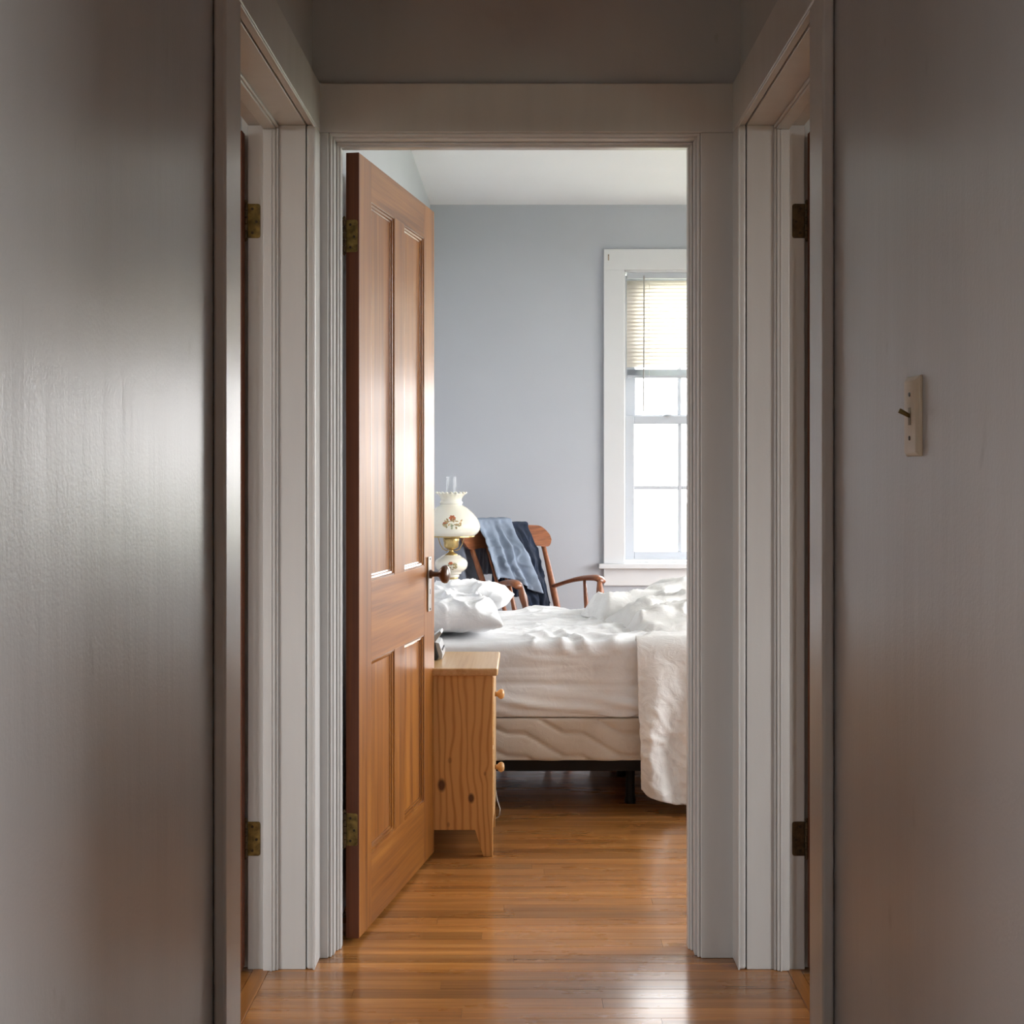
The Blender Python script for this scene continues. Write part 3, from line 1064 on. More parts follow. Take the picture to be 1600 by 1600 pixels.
# ================================================================== NIGHTSTAND
NSX, NSY = -0.2903, 4.5125
ns = tag(empty('nightstand', (NSX, NSY, 0)), 'knotty honey-pine nightstand with two drawers, half behind the open door', 'nightstand')
W = 0.1898            # half depth (x), drawers face +x
SY0, SY1 = 4.328 - NSY, 4.700 - NSY
HT = 0.568
side_poly = [(-W, 0), (-W + 0.030, 0), (-W + 0.056, 0.083), (W - 0.056, 0.083), (W - 0.030, 0), (W, 0), (W, HT), (-W, HT)]
for ya, yb in ((SY0, SY0 + 0.020), (SY1 - 0.020, SY1)):
    MB().prism(side_poly, 'y', ya, yb).build('side_panel', M['pine_side'], ns, 0.0015)
box('top', (-W - 0.003, W + 0.016, SY0 - 0.010, SY1 + 0.030, HT, 0.592), M['pine_x'], ns, 0.006, 3)
box('back_panel', (-W + 0.004, -W + 0.012, SY0 + 0.020, SY1 - 0.020, 0.09, HT), M['pine_x'], ns)
box('bottom_panel', (-W + 0.012, W - 0.02, SY0 + 0.020, SY1 - 0.020, 0.088, 0.104), M['pine_x'], ns)
MB().prism([(SY0 + 0.020, 0.104), (SY1 - 0.020, 0.104), (SY1 - 0.020, 0.045), (SY1 - 0.06, 0.07), (SY0 + 0.06, 0.07), (SY0 + 0.020, 0.045)], 'x', W - 0.018, W - 0.002).build('apron', M['pine_x'], ns)
for z0, z1, zk in ((0.345, 0.560, 0.481), (0.112, 0.335, 0.242)):
    dr = box('drawer', (W - 0.016, W + 0.003, SY0 + 0.022, SY1 - 0.022, z0, z1), M['pine_x'], ns, 0.003)
    MB().lathe([(0.008, 0.002), (0.0075, 0.010), (0.012, 0.014), (0.0165, 0.020), (0.0165, 0.026), (0.012, 0.032), (0.004, 0.034)], 24,
               (W, 0, zk), 'x').build('knob', M['pine_knob'], dr, smooth=True)

# ---- bedside device on the stand
cr = tag(empty('clock_radio', (-0.345, 4.50, 0.592)), 'small black and silver clock radio standing on the pine nightstand', 'clock radio')
MB().prism([(-0.09, 0), (0.055, 0), (0.062, 0.012), (0.050, 0.060), (0.030, 0.066), (-0.06, 0.072), (-0.09, 0.05)], 'y', 0, 0.15).build('body', M['black_plastic'], cr, 0.003)
MB().prism([(0.0565, 0.002), (0.075, 0.004), (0.077, 0.020), (0.066, 0.056), (0.051, 0.060), (0.063, 0.012)], 'y', 0.002, 0.148).build('front_panel', M['silver_plastic'], cr, 0.002)
MB().prism([(0.030, 0.068), (0.052, 0.060), (0.074, 0.089), (0.069, 0.098)], 'y', 0.002, 0.09).build('snooze_bar', M['silver_plastic'], cr, 0.002)
for k in range(4):
    box('button', (0.0705, 0.0755, 0.02 + k * 0.03, 0.036 + k * 0.03, 0.030, 0.036), M['black_plastic'], cr)

cd = MB().tube([(-0.115, 4.745, 0.30), (-0.108, 4.75, 0.16), (-0.095, 4.752, 0.075), (-0.085, 4.755, 0.045), (-0.090, 4.755, 0.018), (-0.115, 4.76, 0.004), (-0.16, 4.77, 0.004), (-0.2, 4.80, 0.004)], 0.0018, 8).build('lamp_cord', M['white_cord'], smooth=True)
tag(cd, 'thin pale cord hanging to the floor behind the pine nightstand', 'cord')

# ================================================================== BED
BX0, BX1, BY0, BY1 = -0.465, 1.52, 4.90, 6.065
bed = tag(empty('bed_frame', (0.5, 5.48, 0)), 'low black metal bed frame under the box spring', 'bed frame')
for ya, yb in ((4.925, 4.955), (6.01, 6.04)):
    box('side_rail', (BX0 + 0.02 - 0.5, BX1 - 0.02 - 0.5, ya - 5.48, yb - 5.48, 0.139, 0.1785), M['black'], bed, 0.002)
for xa in (BX0 + 0.02, BX1 - 0.05):
    box('end_rail', (xa - 0.5, xa + 0.03 - 0.5, 4.955 - 5.48, 6.01 - 5.48, 0.139, 0.1785), M['black'], bed, 0.002)
box('centre_rail', (BX0 + 0.05 - 0.5, BX1 - 0.05 - 0.5, -0.02, 0.02, 0.14, 0.178), M['black'], bed, 0.002)
for lx in (-0.36, 0.385, 1.35):
    for ly in (5.03, 5.48, 5.94):
        MB().lathe([(0.019, 0.0), (0.021, 0.01), (0.017, 0.03), (0.017, 0.139)], 16, (lx - 0.5, ly - 5.48, 0)).build('leg', M['black'], bed)


def soft_box(x0, x1, y0, y1, z0, z1, rad, step, disp):
    """rounded box surface with displacement disp(p, n)->offset along the normal"""
    mb = MB()
    nx, ny, nzz = [max(2, int((b - a) / step)) for a, b in ((x0, x1), (y0, y1), (z0, z1))]
    cache = {}

    def vert(i, j, k):
        key = (i, j, k)
        if key in cache:
            return cache[key]
        p = Vector((x0 + (x1 - x0) * i / nx, y0 + (y1 - y0) * j / ny, z0 + (z1 - z0) * k / nzz))
        q = Vector((min(max(p.x, x0 + rad), x1 - rad), min(max(p.y, y0 + rad), y1 - rad), min(max(p.z, z0 + rad), z1 - rad)))
        n = p - q
        n = n.normalized() if n.length > 1e-6 else Vector((0, 0, 1))
        s = q + n * rad
        s = s + n * disp(s, n)
        cache[key] = mb.bm.verts.new(s)
        return cache[key]
    for i in range(nx):
        for j in range(ny):
            for k in (0, nzz):
                mb.bm.faces.new((vert(i, j, k), vert(i + 1, j, k), vert(i + 1, j + 1, k), vert(i, j + 1, k)))
    for i in range(nx):
        for k in range(nzz):
            for j in (0, ny):
                mb.bm.faces.new((vert(i, j, k), vert(i + 1, j, k), vert(i + 1, j, k + 1), vert(i, j, k + 1)))
    for j in range(ny):
        for k in range(nzz):
            for i in (0, nx):
                mb.bm.faces.new((vert(i, j, k), vert(i, j + 1, k), vert(i, j + 1, k + 1), vert(i, j, k + 1)))
    return mb


# box spring with the stepped diagonal quilting
def drop(x):
    t = (x / 0.205) % 1.0
    n = math.floor(x / 0.205)
    return 0.082 * (n + (min(t / 0.68, 1.0)))


def quilt(p, n):
    if n.y > -0.5:
        return 0.0
    t = ((p.z - 0.03 + drop(p.x)) / 0.082) % 1.0
    d = min(t, 1 - t)
    return -0.008 * math.exp(-(d / 0.075) ** 2) + 0.004 * math.sin(math.pi * t)


bs = soft_box(BX0 + 0.005, BX1 - 0.005, BY0 + 0.008, BY1 - 0.008, 0.179, 0.331, 0.010, 0.0070, quilt).build('box_spring', M['ticking'], smooth=True)
tag(bs, 'beige quilted box spring under the white mattress', 'box spring')


def sheet_disp(p, n):
    o = 0.0
    # top: creases radiating from the pillow and towards the sagging near edge
    if n.z > 0.3:
        w = smooth01(0.3, 0.9, n.z)
        fall = smooth01(-0.15, 0.1, p.x) * (1 - smooth01(0.45, 0.52, p.x))
        o += w * 0.016 * ridge(p.x * 3.2 + p.y * 2.2, p.y * 7 - p.x * 3.0, 1.3, 2) * fall
        o += w * 0.012 * ridge(p.x * 7 + p.y * 4, p.y * 12 - p.x * 5, 4.1, 3) * fall
        o += w * 0.006 * nz(p.x * 4, p.y * 4, 2.0)
        near = smooth01(5.35, 4.93, p.y)
        # tuck that runs over the near edge
        for cx, wd, am in ((0.115, 0.018, 0.008), (0.155, 0.016, -0.006), (0.30, 0.022, 0.006), (0.02, 0.03, 0.004), (0.20, 0.012, 0.005)):
            xx = p.x - cx + (p.y - 4.95) * 0.55
            o += near * am * math.exp(-(xx / wd) ** 2)
    if n.y < -0.3:
        w = smooth01(0.3, 0.9, -n.y)
        zz = p.z + 0.02 * nz(p.x * 1.5, 3.0) + 0.012 * p.x
        o += w * (0.006 * nz(p.x * 1.6, zz * 26, 5.0) + 0.004 * ridge(p.x * 2.2, zz * 20, 8.0, 3))
        o += w * 0.012 * smooth01(0.47, 0.37, p.z) * (0.4 + 0.6 * nz(p.x * 3, 1.0, 9.0))
        # drapery lines swept to the lower left corner
        dgl = p.z + 0.18 * p.x
        o += w * 0.006 * smooth01(0.45, 0.36, p.z) * math.sin(dgl * 130 + 3 * nz(p.x * 4, p.z * 4))
        # top band sagging over the edge
        o += w * 0.010 * smooth01(0.50, 0.58, p.z) * (1 + nz(p.x * 7, p.z * 5, 3.0))
        o -= w * 0.006 * math.exp(-((zz - 0.455) / 0.008) ** 2)
    return o


mt = soft_box(BX0, BX1, BY0 - 0.004, BY1, 0.334, 0.604, 0.055, 0.0085, sheet_disp)
for v in mt.bm.verts:      # lower hem is uneven: higher near the stand, sagging to the right
    if v.co.z < 0.40 and v.co.y < 4.912:
        t = smooth01(0.40, 0.33, v.co.z)
        v.co.z += t * (0.003 * smooth01(0.1, -0.1, v.co.x) - 0.008 * smooth01(0.1, 0.4, v.co.x) + 0.003 * nz(v.co.x * 8, 0.0))
for v in mt.bm.verts:
    if v.co.y < 4.957 and 0.327 < v.co.z < 0.392 and v.co.y < 4.945:
        v.co.y = min(v.co.y, 4.899 + 0.2 * (v.co.y - 4.899))
mo = mt.build('mattress', M['sheet'], smooth=True)
tag(mo, 'thick mattress in a creased white fitted sheet', 'mattress')


# ---- pillows
def pillow(name, c, hx, hy, hz, rot, seed, label, corner=0.0):
    root_rot = Matrix.Rotation(rot[2], 4, 'Z') @ Matrix.Rotation(rot[1], 4, 'Y') @ Matrix.Rotation(rot[0], 4, 'X')
    mb = MB()
    nu, nv = 84, 96
    V = {}

    def prof(u, v):
        a = max(0.0, 1 - abs(u) ** 2.6)
        b_ = max(0.0, 1 - abs(v) ** 2.6)
        return (a * b_) ** 0.42

    for side in (1, -1):
        for i in range(nu):
            for j in range(nv):
                u, v = 2 * i / (nu - 1) - 1, 2 * j / (nv - 1) - 1
                edge = i in (0, nu - 1) or j in (0, nv - 1)
                if side < 0 and edge:
                    V[(side, i, j)] = V[(1, i, j)]
                    continue
                # pinched sides between the corners
                px = u * hx * (1 - 0.07 * (1 - v * v) * abs(u) ** 3)
                py = v * hy * (1 - 0.06 * (1 - u * u) * abs(v) ** 3)
                h = prof(u, v)
                w = 0.0
                if not edge:
                    ed = 1 - h
                    w = 0.020 * ridge(px * 3 + seed + py * 5, py * 3 - px * 9, seed, 2.5) + 0.010 * ridge(px * 6 - py * 9, py * 4 + px * 13, seed + 4, 3) + 0.010 * nz(px * 6 + seed, py * 6, seed)
                    w += 0.010 * ed * nz(math.atan2(v, u) * 5, seed, 1.0)
                    w *= min(1, h * 1.6)
                z = side * (hz * h * (0.78 if side < 0 else 1.0)) + (w if side > 0 else -0.4 * w)
                z += 0.02 * (u * u * v * v) * (1 if corner else -0.6)
                V[(side, i, j)] = mb.bm.verts.new((px, py, z))
        for i in range(nu - 1):
            for j in range(nv - 1):
                f = (V[(side, i, j)], V[(side, i + 1, j)], V[(side, i + 1, j + 1)], V[(side, i, j + 1)])
                mb.bm.faces.new(f if side > 0 else f[::-1])
    o = mb.build(name, M['pillow'], smooth=True)
    o.matrix_world = Matrix.Translation(c) @ root_rot
    tag(o, label, 'pillow')
    return o


pillow('pillow', (-0.285, 5.230, 0.670), 0.190, 0.290, 0.064, (0, math.radians(1), math.radians(4)), 1.7,
       'plump white pillow at the near side of the bed, case edge drooping toward the nightstand')
pillow('pillow', (-0.270, 5.80, 0.670), 0.205, 0.245, 0.060, (math.radians(-3), math.radians(1), math.radians(-5)), 6.3,
       'white pillow farther back, below the painted glass lamp', 1.0)

# ---- duvet: heap of folds on the mattress, thrown over the near edge down to the floor
# lobes: (points along its spine (x, y, height), half width)
LOBES = [
    ([(0.245, 5.70, 0.045), (0.36, 5.62, 0.105), (0.52, 5.60, 0.100), (0.72, 5.56, 0.105), (1.45, 5.6, 0.10)], 0.15),
    ([(0.36, 5.36, 0.04), (0.50, 5.42, 0.095), (0.68, 5.50, 0.120), (0.95, 5.50, 0.12), (1.45, 5.45, 0.10)], 0.10),
    ([(0.42, 5.66, 0.06), (0.60, 5.78, 0.13), (0.78, 5.84, 0.165), (1.1, 5.80, 0.16), (1.45, 5.8, 0.12)], 0.14),
    ([(0.41, 5.19, 0.040), (0.52, 5.22, 0.085), (0.72, 5.30, 0.100), (1.0, 5.30, 0.10), (1.45, 5.25, 0.08)], 0.085),
    ([(0.29, 5.86, 0.03), (0.42, 5.84, 0.075), (0.6, 5.92, 0.09), (0.9, 5.93, 0.11), (1.45, 5.93, 0.10)], 0.11),
    ([(0.50, 5.10, 0.03), (0.72, 5.13, 0.055), (1.0, 5.12, 0.05), (1.45, 5.1, 0.05)], 0.07),
]


def seg_lobe(x, y):
    best = 0.0
    tot = 0.0
    for pts, hw in LOBES:
        bh = 0.0
        for (ax, ay, ah), (bx_, by_, bh_) in zip(pts, pts[1:]):
            dx, dy = bx_ - ax, by_ - ay
            t = ((x - ax) * dx + (y - ay) * dy) / (dx * dx + dy * dy)
            t = max(0.0, min(1.0, t))
            d = math.hypot(x - ax - t * dx, y - ay - t * dy)
            q = max(0.0, 1 - (d / hw) ** 2)
            bh = max(bh, (ah + (bh_ - ah) * t) * q ** 0.47)
        tot += bh ** 14
    return tot ** (1 / 14)


def duvet_top(x, y):
    wx = x + 0.03 * nz(x * 6, y * 6, 2.0)
    wy = y + 0.03 * nz(x * 6, y * 6, 7.0)
    h = seg_lobe(wx, wy)
    h += 0.012 * nz(x * 10, y * 14, 3.0) * min(1, h * 20)
    h += 0.018 * ridge(x * 4 + y * 3, y * 10 - x * 5, 1.0, 3.5) * min(1, h * 20)
    return h


NU, NV = 160, 240
TOPN = 160


def duvet_pt(u, v):
    # v: 0 far side .. 1 hem;  u: 0 loose end (towards the pillows) .. 1 foot end
    xl_top = 0.20
    i = v * (NV - 1)
    if i <= TOPN:
        t = i / TOPN
        yp = 6.55 + (4.895 - 6.55) * t
        yy = min(yp, 6.075)
        fdrop = max(0.0, yp - 6.05)  # hidden far-side hang, added to darken the floor under the bed
        # left outline of the heap
        xl = 0.245 + 0.16 * smooth01(5.75, 5.10, yy) - 0.015 * math.sin(yy * 21) + 0.02 * nz(yy * 5, 4.0)
        xl += 0.06 * smooth01(5.85, 6.02, yy)
        xp = xl + (2.02 - xl) * (u ** 1.25)
        x = min(xp, 1.548)
        fall = max(0.0, xp - 1.53)  # hidden foot-end hang, added to shut light out under the bed
        edge = smooth01(0.0, 0.05, x - xl) ** 0.6
        far_e = smooth01(6.075, 5.99, yy)
        h = 0.604 + 0.006 + duvet_top(x, yy) * edge * far_e
        # thickness of the near band lying flat before it turns over the edge
        h += 0.016 * edge * smooth01(5.35, 5.1, yy) + 0.014 * edge * nz(x * 9, yy * 7, 5.0) * smooth01(5.2, 5.0, yy) * smooth01(4.895, 4.95, yy)
        return (x + 0.03 * smooth01(0, 0.1, fall), yy + 0.01 * smooth01(0, 0.1, fdrop), max(0.05, h - fall * 1.15 - fdrop * 1.1))
    t = (i - TOPN) / (NV - 1 - TOPN)
    xl = 0.245 + 0.16 + 0.018 * t - 0.015 * math.sin(4.895 * 21) + 0.02 * nz(4.895 * 5, 4.0)
    xp = xl + (2.02 - xl) * (u ** 1.25)
    x = min(xp, 1.548)
    fall = max(0.0, xp - 1.53)
    hem = 0.070 - 0.055 * smooth01(xl, xl + 0.22, x) + 0.02 * math.exp(-((x - xl) / 0.015) ** 2)
    arc = 0.06
    ztop = 0.604 + 0.006 + 0.016
    if t < 0.12:
        a = t / 0.12 * math.pi / 2
        yy = 4.895 - arc * math.sin(a) * 0.75
        zz = ztop - arc * (1 - math.cos(a))
    else:
        s = (t - 0.12) / 0.88
        yy = 4.895 - arc * 0.75
        zz = ztop - arc + (hem - ztop + arc) * s
    s = smooth01(0.05, 0.6, t)
    f = 0.020 * math.sin((x - xl) * 36 + 2.0 * nz(x * 3, t * 2, 1.0) - 0.6) + 0.012 * nz(x * 14, t * 2.2, 6.0)
    f += 0.008 * ridge(x * 12 + t * 2, t * 6 - x * 5, 3.3, 3) + 0.006 * ridge(x * 25, t * 13 + x * 9, 5.1, 3) + 0.004 * nz(x * 40, t * 20, 2.0)
    yy -= (f + 0.02) * s
    yy += 0.012 * math.exp(-((x - xl) / 0.02) ** 2) * s
    yy = min(yy, 4.885)
    return (x + 0.03 * smooth01(0, 0.1, fall), yy, max(0.04, min(zz, ztop - fall * 1.15)))


mb = MB()
mb.grid(NU, NV, duvet_pt)
dv = mb.build('duvet', M['duvet'], smooth=True, solid=0.006)
tag(dv, 'rumpled white duvet heaped on the bed and draped to the floor', 'duvet')

# ================================================================== SIDE TABLE + LAMP
st = tag(empty('side_table', (-0.335, 6.285, 0)), 'small wooden table behind the bed carrying the painted glass lamp', 'table')
box('table_top', (-0.145, 0.130, -0.150, 0.135, 0.568, 0.592), M['chair_x'], st, 0.005)
for sx in (-0.125, 0.11):
    for sy in (-0.13, 0.115):
        MB().tube([(sx, sy, 0), (sx, sy, 0.568)], [0.012, 0.016], 10).build('leg', M['chair'], st)

lamp = tag(empty('table_lamp', (-0.335, 6.275, 0.592)), 'cream painted glass hurricane lamp with floral shade and clear chimney', 'lamp')
Lz = lambda z: z - 0.592
foot = [(0.030, 0.592), (0.076, 0.592), (0.079, 0.600), (0.070, 0.612), (0.050, 0.640), (0.044, 0.690), (0.042, 0.704), (0.034, 0.712), (0.029, 0.722), (0.030, 0.728)]
MB().lathe([(r_, Lz(z)) for r_, z in foot], 48).build('lamp_foot', M['milk'], lamp, smooth=True)
MB().lathe([(r_, Lz(z)) for r_, z in ((0.029, 0.722), (0.0335, 0.726), (0.029, 0.731))], 48).build('foot_ring', M['lamp_brass'], lamp, smooth=True)
FONT = [(0.030, 0.728), (0.036, 0.732), (0.037, 0.737), (0.034, 0.741), (0.044, 0.745), (0.047, 0.749), (0.046, 0.753), (0.060, 0.760), (0.070, 0.770),
        (0.0745, 0.783), (0.0745, 0.797), (0.069, 0.808), (0.058, 0.817), (0.052, 0.820), (0.048, 0.822), (0.042, 0.828), (0.036, 0.831)]
fo = MB().lathe([(r_, Lz(z)) for r_, z in FONT], 56).build('lamp_font', M['milk'], lamp, smooth=True)
bu = [(0.030, 0.830), (0.029, 0.834), (0.018, 0.840), (0.011, 0.846), (0.009, 0.852), (0.012, 0.856), (0.020, 0.859), (0.031, 0.864), (0.0345, 0.872),
      (0.034, 0.888), (0.036, 0.894), (0.036, 0.912), (0.034, 0.914)]
MB().lathe([(r_, Lz(z)) for r_, z in bu], 48).build('burner', M['lamp_brass'], lamp, smooth=True)
for k in range(18):
    a = 2 * math.pi * k / 18
    mb = MB()
    mb.lathe([(0.0035, -0.0015), (0.0015, 0.0015)], 8, (0, 0, 0), 'x')
    o = mb.build('burner_boss', M['lamp_brass'], lamp)
    o.location = (0.036 * math.cos(a), 0.036 * math.sin(a), Lz(0.903))
    o.rotation_euler = (0, 0, a)
for a in (math.radians(185), math.radians(-5), math.radians(90)):
    c_, s_ = math.cos(a), math.sin(a)
    pts = [(0.010, 0.853), (0.024, 0.851), (0.038, 0.858), (0.050, 0.880), (0.058, 0.905), (0.062, 0.917), (0.105, 0.918)]
    MB().tube([(r_ * c_, r_ * s_, Lz(z)) for r_, z in pts], 0.0022, 8).build('shade_arm', M['lamp_brass'], lamp, smooth=True)
MB().lathe([(r_, Lz(z)) for r_, z in ((0.104, 0.914), (0.108, 0.914), (0.108, 0.919), (0.104, 0.919), (0.104, 0.914))], 56, caps=False).build('shade_ring', M['lamp_brass'], lamp)
SHADE = [(0.104, 0.919), (0.108, 0.922), (0.120, 0.932), (0.128, 0.944), (0.131, 0.957), (0.129, 0.972), (0.121, 0.990), (0.107, 1.010), (0.088, 1.030),
         (0.070, 1.045), (0.056, 1.053), (0.049, 1.057), (0.047, 1.062), (0.0515, 1.066), (0.0515, 1.071), (0.047, 1.075), (0.046, 1.082), (0.049, 1.092),
         (0.056, 1.102), (0.064, 1.109), (0.067, 1.112)]


def ruffle(k, a):
    return 0.0022 * math.sin(a * 20) * max(0, (k - 17)) / 3


mb = MB()
mb.lathe([(r_, Lz(z)) for r_, z in SHADE], 100, caps=False, rfun=ruffle)
sh = mb.build('lamp_shade', M['milk'], lamp, smooth=True, solid=0.003)
for k in range(20):
    a = 2 * math.pi * (k + 0.25) / 20
    o = MB().lathe([(0.001, -0.004), (0.005, -0.002), (0.006, 0.001), (0.004, 0.004), (0.001, 0.005)], 8).build('ruffle_bead', M['milk'], sh, smooth=True)
    o.location = (0.0675 * math.cos(a), 0.0675 * math.sin(a), Lz(1.1135))
MB().lathe([(r_, Lz(z)) for r_, z in ((0.028, 0.914), (0.032, 0.94), (0.036, 0.97), (0.030, 1.01), (0.024, 1.05), (0.0225, 1.10), (0.0222, 1.187))], 40, caps=False).build(
    'chimney', M['chimney'], lamp, smooth=True)


def surf(prof, z):
    for (r0, z0), (r1, z1) in zip(prof, prof[1:]):
        if z0 <= z <= z1:
            return r0 + (r1 - r0) * (z - z0) / (z1 - z0 + 1e-9)
    return prof[-1][0]


def petal(parent, prof, phi, z, ln, wd, rot, mat, nm):
    """leaf-shaped paint patch laid on the turned glass: phi angle, z height"""
    n = 14
    mb = MB()
    R0 = surf(prof, z)
    V = []
    for i in range(n):
        t = 2 * math.pi * i / n
        a = ln * math.cos(t)
        c = wd * math.sin(t) * (1 - 0.35 * math.cos(t))
        du = a * math.cos(rot) - c * math.sin(rot)
        dz = (a * math.sin(rot) + c * math.cos(rot)) * 0.8
        zz = z + dz
        rr = surf(prof, zz) + 0.0022
        ph = phi + du / R0
        V.append(mb.bm.verts.new((rr * math.cos(ph), rr * math.sin(ph), Lz(zz))))
    rr = surf(prof, z) + 0.0024
    cv = mb.bm.verts.new((rr * math.cos(phi), rr * math.sin(phi), Lz(z)))
    for i in range(n):
        mb.bm.faces.new((cv, V[i], V[(i + 1) % n]))
    return mb.build(nm, mat, parent, smooth=True)


def spray(parent, prof, phi0, z0, sc, seed):
    rg = random.Random(seed)
    R0 = surf(prof, z0)
    P = lambda dx, dz, ln, wd, rot, mt_, nm: petal(parent, prof, phi0 + dx * sc / R0, z0 + dz * sc, ln * sc, wd * sc, rot, M[mt_], nm)
    for k in range(6):      # the rose
        a = k * math.pi / 3
        P(-0.006 + 0.008 * math.cos(a), 0.018 + 0.006 * math.sin(a), 0.009, 0.007, a, 'rose', 'painted_petal')
    P(-0.006, 0.018, 0.006, 0.005, 0, 'rose', 'painted_petal')
    for dx, dz in ((-0.040, -0.004), (-0.032, -0.006)):
        P(dx, dz, 0.008, 0.005, 0.4, 'rose', 'painted_bud')
    for k in range(34):
        a = rg.uniform(0, 2 * math.pi)
        q = rg.uniform(0.35, 1.0)
        P(0.002 + 0.048 * q * math.cos(a), -0.004 + 0.024 * q * math.sin(a), rg.uniform(0.006, 0.010), rg.uniform(0.0028, 0.0045), rg.uniform(0, 3.14),
          rg.choice(['leafpaint', 'greenpaint', 'budpaint', 'leafpaint']), 'painted_leaf')


spray(sh, SHADE, math.radians(-82), 0.985, 1.0, 3)
spray(fo, FONT, math.radians(-86), 0.786, 0.62, 9)

# ================================================================== ROCKING CHAIR
ca = math.radians(218.1)
ch = tag(empty('rocking_chair', (0.165, 6.50, 0), ca), 'reddish-brown wooden rocking chair between bed and far wall, clothes over its back', 'chair')
CW, CXm = M['chair'], M['chair_x']
# local frame: +y forward, +x towards the lamp
for s in (-1, 1):
    pts = []
    for i in range(25):
        t = i / 24
        yy = 0.42 + 0.0 - 0.98 * t
        zz = 0.022 + 0.13 * (abs(t - 0.45) / 0.55) ** 2
        pts.append((s * 0.205, 0.32 - 0.82 * t, zz))
    MB().tube(pts, 0.017, 10, (0.8, 1.2)).build('rocker', CXm, ch, smooth=True)
    for yb, yt in ((0.17, 0.14), (-0.20, -0.16)):
        zb_ = 0.03 + 0.13 * (abs((0.32 - yb) / 0.82 - 0.45) / 0.55) ** 2
        prof = [0.013, 0.015, 0.020, 0.017, 0.021, 0.018, 0.015]
        n = len(prof)
        MB().tube([(s * (0.205 - 0.02 * i / (n - 1)), yb + (yt - yb) * i / (n - 1), zb_ + (0.385 - zb_) * i / (n - 1)) for i in range(n)], prof, 12).build('leg', CW, ch, smooth=True)
MB().tube([(-0.2, 0.155, 0.22), (0.0, 0.155, 0.22), (0.2, 0.155, 0.22)], [0.010, 0.016, 0.010], 10).build('stretcher', CXm, ch, smooth=True)
MB().tube([(-0.2, -0.18, 0.20), (0.0, -0.18, 0.20), (0.2, -0.18, 0.20)], [0.010, 0.016, 0.010], 10).build('stretcher', CXm, ch, smooth=True)
seat_poly = [(-0.235, 0.20), (-0.20, 0.235), (0.20, 0.235), (0.235, 0.20), (0.225, -0.18), (0.18, -0.235), (-0.18, -0.235), (-0.225, -0.18)]
MB().prism(seat_poly, 'z', 0.382, 0.418).build('seat', CXm, ch, 0.010, bseg=3)


def backpt(x, z):
    """point on the reclining back plane"""
    return (x, -0.205 - 0.195 * (z - 0.40) / 0.45 - 0.02 * max(0, (z - 0.7) / 0.25) ** 2, z)


for s in (-1, 1):
    zs = [0.405, 0.50, 0.60, 0.645, 0.70, 0.78, 0.85]
    xs = [0.196, 0.200, 0.206, 0.209, 0.213, 0.219, 0.224]
    MB().tube([backpt(s * x, z) for x, z in zip(xs, zs)], [0.0125, 0.0165, 0.0175, 0.0165, 0.015, 0.013, 0.012], 14).build('back_post', CW, ch, smooth=True)
for k in range(5):
    x = -0.13 + 0.065 * k
    MB().tube([backpt(x * 0.9, 0.405), backpt(x * 0.95, 0.55), backpt(x, 0.70), backpt(x, 0.85)], [0.007, 0.011, 0.008, 0.007], 10).build('spindle', CW, ch, smooth=True)
# crest rail: rounded ends, scrolled lower edge, slightly bowed
mb = MB()
nx_, nz_ = 49, 9


def crest_outline(x):
    a = abs(x) / 0.272
    top = 0.945 - 0.010 * a ** 2 - 0.045 * max(0, (a - 0.80) / 0.20) ** 2.6
    bot = 0.834 + 0.010 * math.cos(a * math.pi * 3.2) * (0.4 if a < 0.75 else 0.2) + 0.035 * max(0, (a - 0.86) / 0.14) ** 2.2
    return bot, top


for sd in (0, 1):
    pass


def crest_pt(u, v, off):
    x = (u - 0.5) * 2 * 0.272
    b0, t0 = crest_outline(x)
    z = b0 + (t0 - b0) * v
    p = backpt(x, z)
    return (x, p[1] - 0.025 * (1 - (x / 0.272) ** 2) + 0.012 + off, z)


